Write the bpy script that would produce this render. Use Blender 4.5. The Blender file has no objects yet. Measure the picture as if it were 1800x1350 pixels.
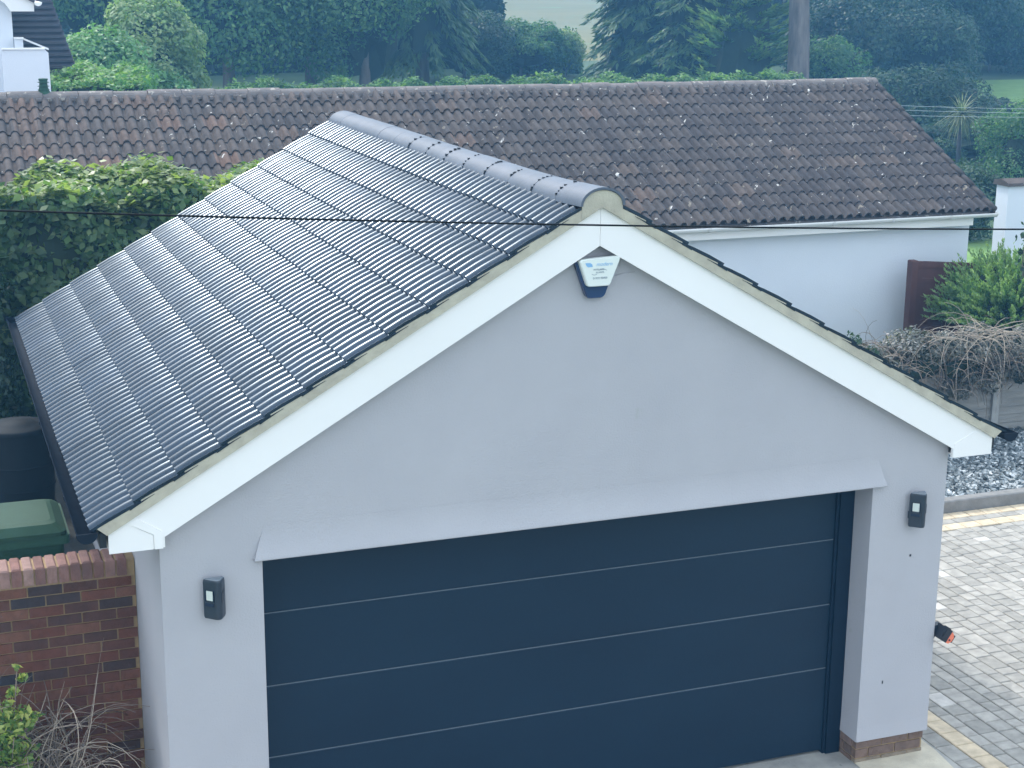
import bpy, math, random
import numpy as np
from mathutils import Vector, Matrix
random.seed(7)
rng = np.random.default_rng(7)
sc = bpy.context.scene
COL = sc.collection
R = math.radians

# ------------------------------------------------------------------ camera
CAMP = np.array([-3.9527, -9.0451, 5.5602]); YAW, PIT, ROL, FPX = -0.3606, 0.2503, 0.0077, 2810.46
def _rows():
    f = np.array([-math.sin(YAW)*math.cos(PIT), math.cos(YAW)*math.cos(PIT), -math.sin(PIT)])
    r = np.array([math.cos(YAW), math.sin(YAW), 0.]); u = np.cross(r, f)
    c, s = math.cos(ROL), math.sin(ROL)
    return np.array([c*r+s*u, -s*r+c*u, f])
ROWS = _rows()
cam = bpy.data.cameras.new('camera'); camo = bpy.data.objects.new('camera', cam); COL.objects.link(camo)
M = Matrix([[ROWS[0][i], ROWS[1][i], -ROWS[2][i], CAMP[i]] for i in range(3)]+[[0, 0, 0, 1]])
camo.matrix_world = M
cam.sensor_width = 36; cam.lens = FPX/1800*36; cam.clip_start = .05; cam.clip_end = 900
sc.camera = camo

# ------------------------------------------------------------------ light
SUN_AZ = R(-20)     # from +Y, clockwise positive
SUN_EL = R(48)
w = bpy.data.worlds.new('World'); sc.world = w; w.use_nodes = True
nt = w.node_tree; nt.nodes.clear()
sky = nt.nodes.new('ShaderNodeTexSky'); sky.sky_type = 'NISHITA'; sky.sun_disc = False
sky.sun_elevation = SUN_EL; sky.sun_rotation = SUN_AZ
sky.altitude = 50; sky.air_density = 1.2; sky.dust_density = 4.0; sky.ozone_density = 2.0
bg = nt.nodes.new('ShaderNodeBackground'); bg.inputs[1].default_value = .15
wo = nt.nodes.new('ShaderNodeOutputWorld')
ml = nt.nodes.new('ShaderNodeMix'); ml.data_type = 'RGBA'; ml.inputs[0].default_value = .55     # thin bright cloud veil over the sky
ml.inputs[7].default_value = (11.0, 12.3, 13.4, 1); nt.links.new(sky.outputs[0], ml.inputs[6])
nt.links.new(ml.outputs[2], bg.inputs[0]); nt.links.new(bg.outputs[0], wo.inputs[0])
sd = Vector((math.sin(SUN_AZ)*math.cos(SUN_EL), math.cos(SUN_AZ)*math.cos(SUN_EL), math.sin(SUN_EL)))
sl = bpy.data.lights.new('sun', 'SUN'); sl.energy = 1.8; sl.angle = R(6); sl.color = (1, .97, .92)
so = bpy.data.objects.new('sun', sl); COL.objects.link(so); so.location = sd*60
so.rotation_euler = sd.to_track_quat('Z', 'Y').to_euler()
sc.view_settings.view_transform = 'Standard'; sc.view_settings.look = 'None'
sc.view_settings.gamma = 1; sc.view_settings.use_curve_mapping = False
sc.view_settings.exposure = 0.68

# ------------------------------------------------------------------ helpers
def at(px, py, Y=None, Z=None, X=None):
    d = np.array([(px-900)/FPX, -(py-675)/FPX, 1.]) @ ROWS
    t = (Y-CAMP[1])/d[1] if Y is not None else (Z-CAMP[2])/d[2] if Z is not None else (X-CAMP[0])/d[0]
    return CAMP+d*t
def tag(o, label=None, cat=None, group=None, kind=None):
    if label: o['label'] = label
    if cat: o['category'] = cat
    if group: o['group'] = group
    if kind: o['kind'] = kind
    return o
def empty(name, loc, label=None, cat=None, group=None, rz=0):
    o = bpy.data.objects.new(name, None); COL.objects.link(o); o.location = loc; o.rotation_euler.z = rz
    o.empty_display_size = .1
    return tag(o, label, cat, group)
def wloc(o):
    p = np.zeros(3)
    while o is not None:
        p += np.array(o.location); o = o.parent
    return p
class MB:
    """collects vertices / faces (any size) with a tone per face"""
    def __init__(s): s.v = []; s.f = []; s.t = []; s.sm = []
    def add(s, vs, fs, tone=.5, smooth=False):
        b = len(s.v); s.v.extend([tuple(map(float, q)) for q in vs])
        for k in fs: s.f.append([b+i for i in k]); s.t.append(tone); s.sm.append(smooth)
        return s
    def box(s, a, b, tone=.5, bev=0):
        x0, y0, z0 = [min(a[i], b[i]) for i in range(3)]; x1, y1, z1 = [max(a[i], b[i]) for i in range(3)]
        if bev:
            e = bev
            vs = [(x0, y0, z0), (x1, y0, z0), (x1, y1, z0), (x0, y1, z0),
                  (x0, y0, z1-e), (x1, y0, z1-e), (x1, y1, z1-e), (x0, y1, z1-e),
                  (x0+e, y0+e, z1), (x1-e, y0+e, z1), (x1-e, y1-e, z1), (x0+e, y1-e, z1)]
            fs = [(0, 3, 2, 1), (0, 1, 5, 4), (1, 2, 6, 5), (2, 3, 7, 6), (3, 0, 4, 7),
                  (4, 5, 9, 8), (5, 6, 10, 9), (6, 7, 11, 10), (7, 4, 8, 11), (8, 9, 10, 11)]
            return s.add(vs, fs, tone)
        vs = [(x0, y0, z0), (x1, y0, z0), (x1, y1, z0), (x0, y1, z0), (x0, y0, z1), (x1, y0, z1), (x1, y1, z1), (x0, y1, z1)]
        return s.add(vs, [(0, 3, 2, 1), (4, 5, 6, 7), (0, 1, 5, 4), (1, 2, 6, 5), (2, 3, 7, 6), (3, 0, 4, 7)], tone)
    def prism(s, poly, d, tone=.5, cap=True):
        """poly: 3-D points in order, d: extrusion vector"""
        n = len(poly); P = [np.array(p, float) for p in poly]; d = np.array(d, float)
        vs = P+[p+d for p in P]
        nrm = np.zeros(3)
        for i in range(n): nrm += np.cross(P[i], P[(i+1) % n])
        fl = (nrm@d) > 0
        fs = []
        if cap: fs += [list(range(n))[::-1] if fl else list(range(n)), [i+n for i in range(n)] if fl else [i+n for i in range(n)][::-1]]
        for i in range(n):
            j = (i+1) % n
            fs.append((i, j, j+n, i+n) if fl else (i, i+n, j+n, j))
        return s.add(vs, fs, tone)
    def tube(s, pts, r, n=6, tone=.5, cap=True):
        pts = [np.array(p, float) for p in pts]; k = len(pts)
        rr = r if hasattr(r, '__len__') else [r]*k
        vs = []; fs = []
        prev = None
        for i in range(k):
            t = pts[min(i+1, k-1)]-pts[max(i-1, 0)]; t /= (np.linalg.norm(t)+1e-9)
            a = np.array([0, 0, 1.]) if abs(t[2]) < .9 else np.array([1., 0, 0])
            if prev is None: u = np.cross(t, a)
            else: u = prev-t*(prev@t)
            u /= (np.linalg.norm(u)+1e-9); prev = u; v = np.cross(t, u)
            for j in range(n):
                an = 2*math.pi*j/n; vs.append(pts[i]+rr[i]*(math.cos(an)*u+math.sin(an)*v))
        for i in range(k-1):
            for j in range(n):
                j2 = (j+1) % n; fs.append((i*n+j, i*n+j2, (i+1)*n+j2, (i+1)*n+j))
        if cap and n > 2:
            fs.append(list(range(n))[::-1]); fs.append([(k-1)*n+j for j in range(n)])
        return s.add(vs, fs, tone, True)
    def build(s, name, mat, parent=None, local=False, loc=None):
        off = np.zeros(3)
        if parent is not None and not local: off = wloc(parent)
        if loc is not None: off = off+np.array(loc, float)
        me = bpy.data.meshes.new(name)
        vv = np.array(s.v, float).reshape(-1, 3)-off
        me.from_pydata(vv.tolist(), [], s.f); me.materials.append(mat)
        me.polygons.foreach_set('use_smooth', s.sm)
        at_ = me.attributes.new('tone', 'FLOAT', 'FACE'); at_.data.foreach_set('value', np.array(s.t, np.float32))
        me.update()
        o = bpy.data.objects.new(name, me); COL.objects.link(o)
        if parent is not None: o.parent = parent
        if loc is not None: o.location = loc
        return o
def quads(name, V, mat, parent=None, tone=None, off=None, n=4):
    """V: (N,n,3) separate polygons, fast"""
    N = len(V); me = bpy.data.meshes.new(name)
    o_ = wloc(parent) if parent is not None else np.zeros(3)
    if off is not None: o_ = o_+off
    me.vertices.add(N*n); me.vertices.foreach_set('co', (V.reshape(-1, 3)-o_).astype(np.float32).ravel())
    me.loops.add(N*n); me.loops.foreach_set('vertex_index', np.arange(N*n, dtype=np.int32))
    me.polygons.add(N); me.polygons.foreach_set('loop_start', np.arange(0, N*n, n, dtype=np.int32))
    me.polygons.foreach_set('loop_total', np.full(N, n, np.int32))
    me.materials.append(mat)
    t = tone if tone is not None else rng.random(N)
    a = me.attributes.new('tone', 'FLOAT', 'FACE'); a.data.foreach_set('value', np.asarray(t, np.float32))
    me.update(calc_edges=True)
    o = bpy.data.objects.new(name, me); COL.objects.link(o)
    if parent is not None: o.parent = parent
    elif off is not None: o.location = off
    return o

# ------------------------------------------------------------------ materials
def mat(name, c1, c2=None, rough=.6, scale=8., detail=4, bump=0., bscale=None, tone=None, spec=.5, metal=0, coat=0, c3=None, spot=None, stretch=None, transl=0, tonemix=1., emit=None, stint=None):
    """c1..c2 mixed by object-space noise; tone: list of (pos,color) ramp driven by face attribute 'tone'"""
    m = bpy.data.materials.new(name); m.use_nodes = True; n = m.node_tree; N = n.nodes; L = n.links
    b = N['Principled BSDF']; out = N['Material Output']
    b.inputs['Roughness'].default_value = rough; b.inputs['Metallic'].default_value = metal
    b.inputs['Specular IOR Level'].default_value = spec
    if stint: b.inputs['Specular Tint'].default_value = (*stint, 1)
    if coat: b.inputs['Coat Weight'].default_value = coat; b.inputs['Coat Roughness'].default_value = .12
    tc = N.new('ShaderNodeTexCoord'); vec = tc.outputs['Object']
    if stretch:
        mp = N.new('ShaderNodeMapping'); mp.inputs['Scale'].default_value = stretch; L.new(vec, mp.inputs[0]); vec = mp.outputs[0]
    def noise(sc_, dt=detail, rg=.55):
        q = N.new('ShaderNodeTexNoise'); q.inputs['Scale'].default_value = sc_; q.inputs['Detail'].default_value = dt
        q.inputs['Roughness'].default_value = rg; L.new(vec, q.inputs['Vector']); return q.outputs['Fac']
    def mix(f, a, bb, typ='MIX'):
        q = N.new('ShaderNodeMix'); q.data_type = 'RGBA'; q.blend_type = typ
        for s_, v_ in ((q.inputs[0], f), (q.inputs[6], a), (q.inputs[7], bb)):
            if hasattr(v_, 'is_linked'): L.new(v_, s_)
            elif isinstance(v_, (int, float)): s_.default_value = v_
            else: s_.default_value = (*v_, 1)
        return q.outputs[2]
    def ramp(f, stops, interp='LINEAR'):
        q = N.new('ShaderNodeValToRGB'); e = q.color_ramp.elements; q.color_ramp.interpolation = interp
        while len(e) < len(stops): e.new(.5)
        for i, (p_, c_) in enumerate(stops): e[i].position = p_; e[i].color = (*c_, 1) if len(c_) == 3 else c_
        L.new(f, q.inputs[0]); return q.outputs[0]
    nf = noise(scale)
    fac = ramp(nf, [(.32, (0, 0, 0)), (.68, (1, 1, 1))])
    col = mix(fac, c1, c2 if c2 else c1)
    if tone:
        a = N.new('ShaderNodeAttribute'); a.attribute_name = 'tone'
        tcx = ramp(a.outputs['Fac'], tone)
        # vary the toned colour by the noise as well
        v = mix(fac, (.78, .78, .78), (1.15, 1.15, 1.15)); tcol = mix(1., tcx, v, 'MULTIPLY')
        col = mix(tonemix, col, tcol)
    if spot:   # (scale, threshold, colour)
        for (ss, th, cc) in spot:
            q = ramp(noise(ss, 3, .6), [(th, (0, 0, 0)), (min(th+.03, 1), (1, 1, 1))]); col = mix(q, col, cc)
    L.new(col, b.inputs['Base Color'])
    if bump:
        bp = N.new('ShaderNodeBump'); bp.inputs['Strength'].default_value = bump; bp.inputs['Distance'].default_value = .01
        L.new(noise(bscale or scale*6, 5, .6), bp.inputs['Height']); L.new(bp.outputs[0], b.inputs['Normal'])
    if emit: b.inputs['Emission Color'].default_value = (*emit[0], 1); b.inputs['Emission Strength'].default_value = emit[1]
    if transl:
        tr = N.new('ShaderNodeBsdfTranslucent'); L.new(mix(1., col, (1.3, 1.5, .6), 'MULTIPLY'), tr.inputs[0])
        ms = N.new('ShaderNodeMixShader'); ms.inputs[0].default_value = transl
        L.new(b.outputs[0], ms.inputs[1]); L.new(tr.outputs[0], ms.inputs[2]); L.new(ms.outputs[0], out.inputs[0])
    return m
m_render = mat('grey_masonry_paint', (.400, .393, .418), (.430, .423, .446), rough=.75, scale=1.6, bump=.30, bscale=85, detail=7, spot=[(4.5, .72, (.38, .38, .385))])
m_white = mat('white_upvc', (.86, .84, .82), (.83, .81, .79), rough=.4, scale=1.2)
m_wwall = mat('white_wall_paint', (.74, .77, .82), (.68, .71, .77), rough=.75, scale=.6, bump=.3, bscale=60)
m_mortar = mat('verge_mortar', (.50, .47, .37), (.38, .35, .28), rough=.9, scale=9, bump=.5, bscale=70)
m_tile = mat('black_glazed_tile', (.022, .028, .042), (.038, .046, .065), rough=.25, scale=2.5, spec=.75, stint=(.62, .82, 1.0),
             tone=[(0, (.007, .011, .020)), (.9, (.017, .025, .042)), (1, (.035, .043, .058))])
m_ridge = mat('grey_ridge_tile', (.075, .095, .125), (.10, .12, .155), rough=.5, scale=5, bump=.2, bscale=40, spec=.35, spot=[(30, .76, (.5, .55, .6))])
m_gutter = mat('black_gutter', (.008, .013, .022), (.012, .018, .028), rough=.75, spec=.1)
m_door = mat('navy_door', (.004, .018, .038), (.0055, .023, .046), spec=.3, rough=.45, scale=1.3, detail=6, stretch=(.4, 1, 1), bump=.12, bscale=130)
m_frame = mat('navy_frame', (.003, .015, .034), spec=.25, rough=.5)
m_glint = mat('door_glint', (.13, .16, .19), rough=.4)  # pale colour stands in for the highlight along the door panel edges
m_brick = mat('brick', (.2, .1, .08), rough=.85, scale=14, bump=.6, bscale=80,
              tone=[(0, (.036, .030, .036)), (.05, (.06, .036, .034)), (.2, (.095, .042, .032)), (.65, (.145, .050, .032)), (1, (.175, .078, .050))], spot=[(22, .70, (.07, .055, .055))])
m_coping = mat('coping_brick', (.3, .15, .12), rough=.85, scale=12, bump=.6, bscale=60,
               tone=[(0, (.15, .085, .075)), (.5, (.24, .12, .10)), (1, (.32, .20, .17))])
m_pointing = mat('sand_mortar', (.36, .25, .13), (.27, .19, .11), rough=.95, scale=10, bump=.5, bscale=60)
m_plinth = mat('plinth_brick', (.22, .16, .12), rough=.9, scale=18, bump=.6, bscale=80,
               tone=[(0, (.13, .09, .075)), (.5, (.2, .13, .10)), (.8, (.23, .14, .12)), (1, (.24, .19, .14))], spot=[(14, .66, (.18, .15, .09))])
m_cream = mat('cream_plastic', (.66, .70, .64), rough=.35)
m_alarm_w = mat('alarm_cover', (.72, .76, .72), rough=.3, scale=3)
m_alarm_b = mat('alarm_base', (.018, .04, .11), (.022, .05, .13), rough=.2, spec=.6)
m_lightblue = mat('print_blue', (.22, .42, .66), rough=.5)
m_print = mat('print_dark', (.15, .20, .26), rough=.5)
m_lamp = mat('lamp_housing', (.022, .032, .046), (.03, .04, .055), rough=.38)
m_lampg = mat('lamp_panel', (.62, .66, .60), rough=.25)
m_cap = mat('lamp_cap', (.14, .17, .20), (.16, .19, .22), rough=.18, spec=.8)
m_dark = mat('black_plastic', (.015, .02, .03), rough=.4)
m_orange = mat('orange_plastic', (.80, .20, .11), rough=.4)
m_bin = mat('green_bin', (.022, .075, .048), (.03, .09, .058), rough=.6, spec=.3, scale=3, bump=.15, bscale=50)
m_binlid = mat('green_bin_lid', (.018, .055, .033), (.026, .07, .043), rough=.65, spec=.25, scale=3, bump=.15, bscale=50)
m_butt = mat('water_butt', (.006, .010, .014), (.008, .013, .018), spec=.2, rough=.7)
m_oldtile = mat('weathered_tile', (.15, .12, .11), rough=.92, scale=9, bump=.8, bscale=50, spec=.15,
                tone=[(0, (.066, .061, .064)), (.35, (.092, .082, .080)), (.6, (.112, .092, .084)), (.8, (.130, .098, .086)), (1, (.16, .108, .088))],
                spot=[(3.2, .66, (.065, .058, .057)), (7, .67, (.22, .20, .17)), (8, .69, (.58, .58, .56))])
m_oldridge = mat('weathered_ridge', (.19, .165, .155), (.12, .11, .11), rough=.9, scale=7, bump=.9, bscale=35, spot=[(10, .62, (.34, .31, .27)), (20, .70, (.6, .58, .52))])
m_slate = mat('dark_slat', (.045, .048, .065), (.06, .06, .08), rough=.6, scale=4)
m_gate = mat('brown_gate', (.085, .030, .026), (.11, .04, .034), rough=.6, scale=6, stretch=(1, 1, .2))
m_fence = mat('fence_timber', (.22, .215, .20), (.30, .29, .265), rough=.9, scale=7, bump=.6, bscale=50, stretch=(.25, 1, 3))
m_conc = mat('concrete', (.36, .36, .34), (.27, .27, .26), rough=.9, scale=5, bump=.4, bscale=60)
m_apron = mat('apron_concrete', (.40, .385, .35), (.25, .245, .23), rough=.9, scale=4, bump=.5, bscale=60, spot=[(9, .68, (.15, .15, .14))])
m_haunch = mat('cream_screed', (.58, .52, .40), (.45, .40, .31), rough=.9, scale=8, bump=.5, bscale=60, spot=[(16, .72, (.12, .12, .10))])
m_paver = mat('grey_pavers', (.4, .4, .4), rough=.85, scale=10, bump=.5, bscale=120,
              tone=[(0, (.29, .275, .245)), (.45, (.345, .325, .29)), (.86, (.39, .365, .325)), (.93, (.50, .47, .43)), (1, (.56, .53, .49))], spot=[(2.2, .64, (.30, .285, .255)), (9, .72, (.24, .23, .20))])
m_beige = mat('beige_edging', (.66, .50, .30), rough=.85, scale=10, bump=.5, bscale=120, tone=[(0, (.52, .42, .29)), (1, (.64, .53, .38))])
m_sand = mat('joint_sand', (.17, .165, .155), rough=1)
m_kerb = mat('kerb_board', (.17, .165, .16), (.24, .235, .225), rough=.9, scale=9, bump=.4, bscale=60)
m_chip = mat('slate_chips', (.3, .35, .38), rough=.55, scale=9, bump=.4, bscale=90, tone=[(0, (.05, .065, .075)), (.5, (.15, .18, .19)), (.8, (.34, .37, .38)), (1, (.62, .64, .64))])
m_soil = mat('dark_soil', (.035, .04, .04), (.055, .055, .05), rough=1, scale=4, bump=.8, bscale=30)
m_grass = mat('grass_ground', (.035, .075, .03), (.055, .10, .04), rough=.95, scale=.6, detail=8, bump=.8, bscale=12)
m_field = mat('dry_field', (.17, .15, .05), (.125, .125, .04), rough=.95, scale=.09, detail=8, stretch=(1, 3, 1), spot=[(.35, .62, (.13, .19, .07))])
m_cable = mat('cable_black', (.004, .007, .01), spec=.2, rough=.7)
m_fcable = mat('cable_grey', (.35, .40, .45), rough=.6)
m_bark = mat('bark', (.21, .175, .155), (.09, .075, .07), rough=.95, scale=5, bump=1, bscale=14, stretch=(1, 1, .22))
m_twig = mat('dry_twig', (.30, .22, .16), rough=.9, scale=20, tone=[(0, (.10, .08, .07)), (.6, (.24, .19, .155)), (1, (.40, .34, .27))])
def leafm(name, lo, mid, hi, transl=.35, rough=.5):
    return mat(name, mid, rough=rough, scale=1.2, tone=[(0, lo), (.55, mid), (1, hi)], transl=transl, spec=.4)
l_laurel = leafm('laurel_leaf', (.035, .09, .035), (.10, .18, .065), (.30, .36, .15), .42, .36)
l_dark = leafm('dark_leaf', (.012, .035, .02), (.028, .07, .035), (.08, .15, .065), .3)
l_mid = leafm('mid_leaf', (.025, .085, .03), (.075, .18, .06), (.25, .38, .14), .42)
l_light = leafm('light_leaf', (.06, .16, .06), (.13, .28, .10), (.28, .42, .17), .4)
l_yell = leafm('yellow_leaf', (.09, .18, .07), (.20, .30, .13), (.42, .48, .25), .4)
l_con = leafm('conifer_leaf', (.018, .05, .025), (.04, .10, .045), (.12, .20, .075), .25)
l_conb = leafm('bright_conifer_leaf', (.03, .09, .04), (.075, .18, .07), (.30, .40, .17), .4)
l_dry = leafm('dry_leaf', (.07, .08, .07), (.17, .17, .15), (.62, .58, .56), .2)
l_cord = leafm('strap_leaf', (.10, .14, .08), (.18, .22, .12), (.34, .34, .22), .3)
l_bramble = leafm('bramble_leaf', (.08, .18, .07), (.24, .34, .10), (.62, .62, .20), .45)

# ================================================================== GROUND
def terrain(x, y):
    z = -.03
    if y > 22: z += min(y-22, 28)*.062
    if y > 58: z += (y-58)*.012
    if y > 95: z += (y-95)*.05
    return z
def make_ground():
    xs = np.concatenate([[-160, -90, -50], np.arange(-30, 61, 3), [75, 100, 150, 240]]); ys = np.concatenate([[-60, -30, -14], np.arange(-8, 130, 3), [150, 180, 230, 300]])
    vs = [(x, y, terrain(x, y)+(.10*math.sin(x*.31+y*.17) if y > 24 else 0)) for y in ys for x in xs]; n = len(xs)
    fs = [(j*n+i, j*n+i+1, (j+1)*n+i+1, (j+1)*n+i) for j in range(len(ys)-1) for i in range(n-1)]
    b = MB(); b.add(vs, fs, .5, True); o = b.build('ground', m_grass); o['kind'] = 'structure'
    o.data.materials.append(m_field)
    for p in o.data.polygons:
        if p.center[1] > 60: p.material_index = 1
make_ground()
# raised bed / passage behind the brick wall, left of the garage
b = MB(); b.box((-9, 1.36, -.02), (-2.762, 9.3, .9)); tag(b.build('terrace', m_soil), kind='structure')
# apron in front of the garage door
b = MB(); b.box((-5.6, -4, -.02), (2.86, .41, 0.0)); tag(b.build('apron', m_apron), kind='structure')
b = MB(); b.add([(2.16, -.22, .004), (2.5, -.34, .004), (2.8, -.30, .004), (2.84, -.02, .004), (2.84, .20, .004), (2.16, .20, .004)], [(0, 1, 2, 3, 4, 5)])
tag(b.build('screed_patch', m_haunch), kind='structure')
# pavers
def pave():
    b = MB(); b.box((2.86, -4, -.05), (11.5, 4.62, -.012), .1)
    base = b.build('paving_bed', m_sand); base['kind'] = 'structure'
    b = MB(); g = .004
    x = 2.865; first = True
    rows = []
    while x < 11.3:
        wd = .17 if len(rows) == 1 else random.choice([.12, .16, .16]); rows.append((x, x+wd)); x += wd
    for k, (xa, xb) in enumerate(rows):
        if k == 1: continue      # beige band
        y = -4+random.random()*.2
        while y < 4.06:
            ln = random.choice([.12, .16, .16, .21, .24]); ye = min(y+ln, 4.085)
            if ye-y > .04:
                t = random.random()**1.1*.86
                if random.random() < .045: t = .95+random.random()*.05
                dz = random.uniform(-.0015, .0015)
                b.box((xa+g, y+g, -.04), (xb-g, ye-g, .0+dz), t, bev=.006)
            y = ye
    x = 2.9
    while x < 11.3:      # grey soldier row between the two beige bands
        b.box((x+g, 4.258, -.04), (x+.2-g, 4.38, 0), random.random()*.8, bev=.006); x += .2
    tag(b.build('paving', m_paver), kind='structure')
    b = MB(); xa, xb = rows[1]; y = -4
    while y < 4.12: b.box((xa+g, y+g, -.04), (xb-g, y+.2-g, .001), random.random(), bev=.006); y += .2
    x = 2.9
    while x < 11.3:
        b.box((x+g, 4.09, -.04), (x+.2-g, 4.25, .001), random.random(), bev=.006)
        b.box((x+g+.07, 4.388, -.04), (x+.27-g, 4.55, .001), random.random(), bev=.006); x += .2
    tag(b.build('paving_edging', m_beige), kind='structure')
pave()
b = MB(); b.box((2.9, 4.56, -.03), (11.5, 4.70, .13), bev=.012); tag(b.build('kerb', m_kerb), kind='structure')
b = MB(); b.box((2.9, 4.70, -.03), (11.5, 6.86, .05)); tag(b.build('gravel_bed', m_soil), kind='structure')
def chips():
    N = 15000
    c = np.stack([rng.uniform(4.6, 10.6, N), rng.uniform(4.72, 6.85, N), .05+rng.uniform(0, .03, N)], 1)
    # each chip: a tilted irregular pentagon slab drawn as top + two sides
    u = rng.normal(size=(N, 3)); u[:, 2] *= .35; u /= np.linalg.norm(u, axis=1)[:, None]
    nrm = rng.normal(size=(N, 3))*.45+np.array([0, 0, 1.]); v = np.cross(nrm, u); v /= np.linalg.norm(v, axis=1)[:, None]; nn = np.cross(u, v)
    a = rng.uniform(.02, .05, (N, 1)); bb = rng.uniform(.012, .028, (N, 1)); h = rng.uniform(.006, .014, (N, 1))
    top = [c+u*a+v*bb*.4+nn*h, c+u*a*.2+v*bb+nn*h, c-u*a+v*bb*.3+nn*h, c-u*a*.5-v*bb+nn*h]
    bot = [p-nn*h*2.5 for p in top]
    Q = [np.stack(top, 1)]
    for i in range(4): j = (i+1) % 4; Q.append(np.stack([bot[i], bot[j], top[j], top[i]], 1))
    t = rng.random(N); V = np.concatenate(Q); o = quads('gravel', V, m_chip, tone=np.tile(t, 5))
    tag(o, 'blue grey slate chippings with white flecks between kerb and timber fence', 'gravel', kind='stuff')
chips()

# ================================================================== GARAGE
W2 = 2.756; XL, XR = -2.147, 2.153; ZL = 2.137; ZR = .185; LEN = 6.05
G = empty('garage', (0, 0, 0), 'grey rendered double garage with dark tiled gable roof and white bargeboards', 'garage')
def gz(x): return 4.11-.576*abs(x)
b = MB()
b.prism([(-W2, 0, ZR), (XL, 0, ZR), (XL, 0, ZL), (XR, 0, ZL), (XR, 0, ZR), (W2, 0, ZR), (W2, 0, gz(W2)), (0, 0, gz(0)), (-W2, 0, gz(W2))], (0, .27, 0))
b.box((-W2, .27, ZR), (-W2+.22, LEN, gz(W2)-.1)); b.box((W2-.22, .27, ZR), (W2, LEN, gz(W2)-.1))
b.prism([(-W2+.22, LEN-.22, ZR), (W2-.22, LEN-.22, ZR), (W2-.22, LEN-.22, gz(W2)), (0, LEN-.22, gz(0)), (-W2+.22, LEN-.22, gz(W2))], (0, .22, 0))
# flared render foot on the right pier and both sides
for (xa, xb) in ((-W2, XL), (XR, W2)):
    b.prism([(xa, 0, ZR+.10), (xa, -.006, ZR-.006), (xa, 0.0, ZR-.006)], (xb-xa, 0, 0))
b.prism([(XR, .0, ZR+.12), (XR-.006, .0, ZR-.006), (XR, 0, ZR-.006)], (0, .25, 0))
gw = b.build('wall', m_render, G)
# bell-cast drip over the door
b = MB(); xa, xb = -2.2, 2.245
n = 12; prof = [(2.345-.208*(i/(n-1)), -.038*((i/(n-1))**2.0)-.0012) for i in range(n)]
vs = []; fs = []
for z, y in prof:
    e = (z-2.137)/.208*.07
    vs += [(xa+e, y, z), (xb-e, y, z)]
vs += [(xa, -.001, 2.128), (xb, -.001, 2.128), (xa, -.0392, 2.131), (xb, -.0392, 2.131)]
for i in range(n-1): fs.append((2*i, 2*i+1, 2*i+3, 2*i+2)[::-1])
k = 2*n; fs.append((2*n-2, 2*n-1, k+3, k+2)[::-1]); fs.append((k+2, k+3, k+1, k)[::-1])
b.add(vs, fs, .5, True)
for s_, x0 in ((1, xa), (-1, xb)):
    P = [(x0+s_*(z-2.137)/.208*.07, y, z) for z, y in prof]+[(x0, -.0392, 2.131), (x0, -.001, 2.128)]
    Q = [(x0+s_*(z-2.137)/.208*.07, .0, z) for z, y in prof]
    for i in range(n-1): b.add([P[i], P[i+1], Q[i+1], Q[i]], [(0, 1, 2, 3)])
b.build('door_drip', m_render, G)
# plinth
def bricks(b, x0, x1, y, z0, ncourse, ch=.075, L=.215, h=.065, jog=0, depth=.10, axis='x', tonef=None, out=-1):
    for c in range(ncourse):
        x = x0-(L+.01)/2*((c+jog) % 2)
        while x < x1:
            a_, e_ = max(x, x0), min(x+L, x1)
            if e_-a_ > .03:
                t = tonef(a_, z0+c*ch) if tonef else random.random(); j = random.uniform(-.0025, .0025)
                if axis == 'x': b.box((a_, y+out*(.004)+j, z0+c*ch+.005), (e_, y-out*depth, z0+c*ch+h+.005), t)
                else: b.box((y+out*.004+j, a_, z0+c*ch+.005), (y-out*depth, e_, z0+c*ch+h+.005), t)
            x += L+.01
IN = .022
for side, xa, xb in ((-1, -W2+IN, XL), (1, XR+IN*.4, W2-IN)):
    b = MB(); bm_ = MB(); yy = side*(W2-IN)
    bm_.box((xa+.003, .022, -.02), (xb-.003, .30, ZR-.002)); bricks(b, xa, xb, .02, -.04, 3, tonef=lambda x, z: (1. if z < 0.02 else .1+.7*random.random()), depth=.04)
    bm_.box((yy-side*.003, .30, -.02), (yy-side*.2, LEN-.02, ZR-.002)); bricks(b, .02+.043, LEN-.03, yy-side*.001, -.04, 3, axis='y', out=side, depth=.04)
    if side > 0: bricks(b, .066, .30, XR+IN*.4, -.04, 3, axis='y', out=-1, depth=.03)
    pl = b.build('plinth', m_plinth, G); bm_.build('mortar', m_pointing, pl)
# garage door
b = MB()
for zt, zb in ((2.20, 1.672), (1.665, 1.176), (1.169, .680), (.673, .02)):
    e = .004
    b.prism([(XL-.02, .262, zb), (XL-.02, .25+e, zb), (XL-.02, .25, zb+e), (XL-.02, .25, zt-e), (XL-.02, .25+e, zt), (XL-.02, .262, zt)], (XR-XL+.0, 0, 0))
dr = b.build('door', m_door, G)
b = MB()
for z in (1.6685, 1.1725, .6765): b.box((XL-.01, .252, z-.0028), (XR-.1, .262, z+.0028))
b.build('panel_glint', m_glint, dr)  # added light strips in the panel gaps, edge highlights put into the colour
b = MB()
b.box((XR-.115, .215, .0), (XR-.002, .285, ZL+.05)); b.box((XR-.135, .232, .0), (XR-.115, .285, ZL+.05)); b.box((XL-.05, .235, 0), (XL+.02, .249, ZL+.05)); b.box((XL+.02, .228, ZL-.03), (XR-.135, .248, ZL+.06))
b.build('door_frame', m_frame, dr)
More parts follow.
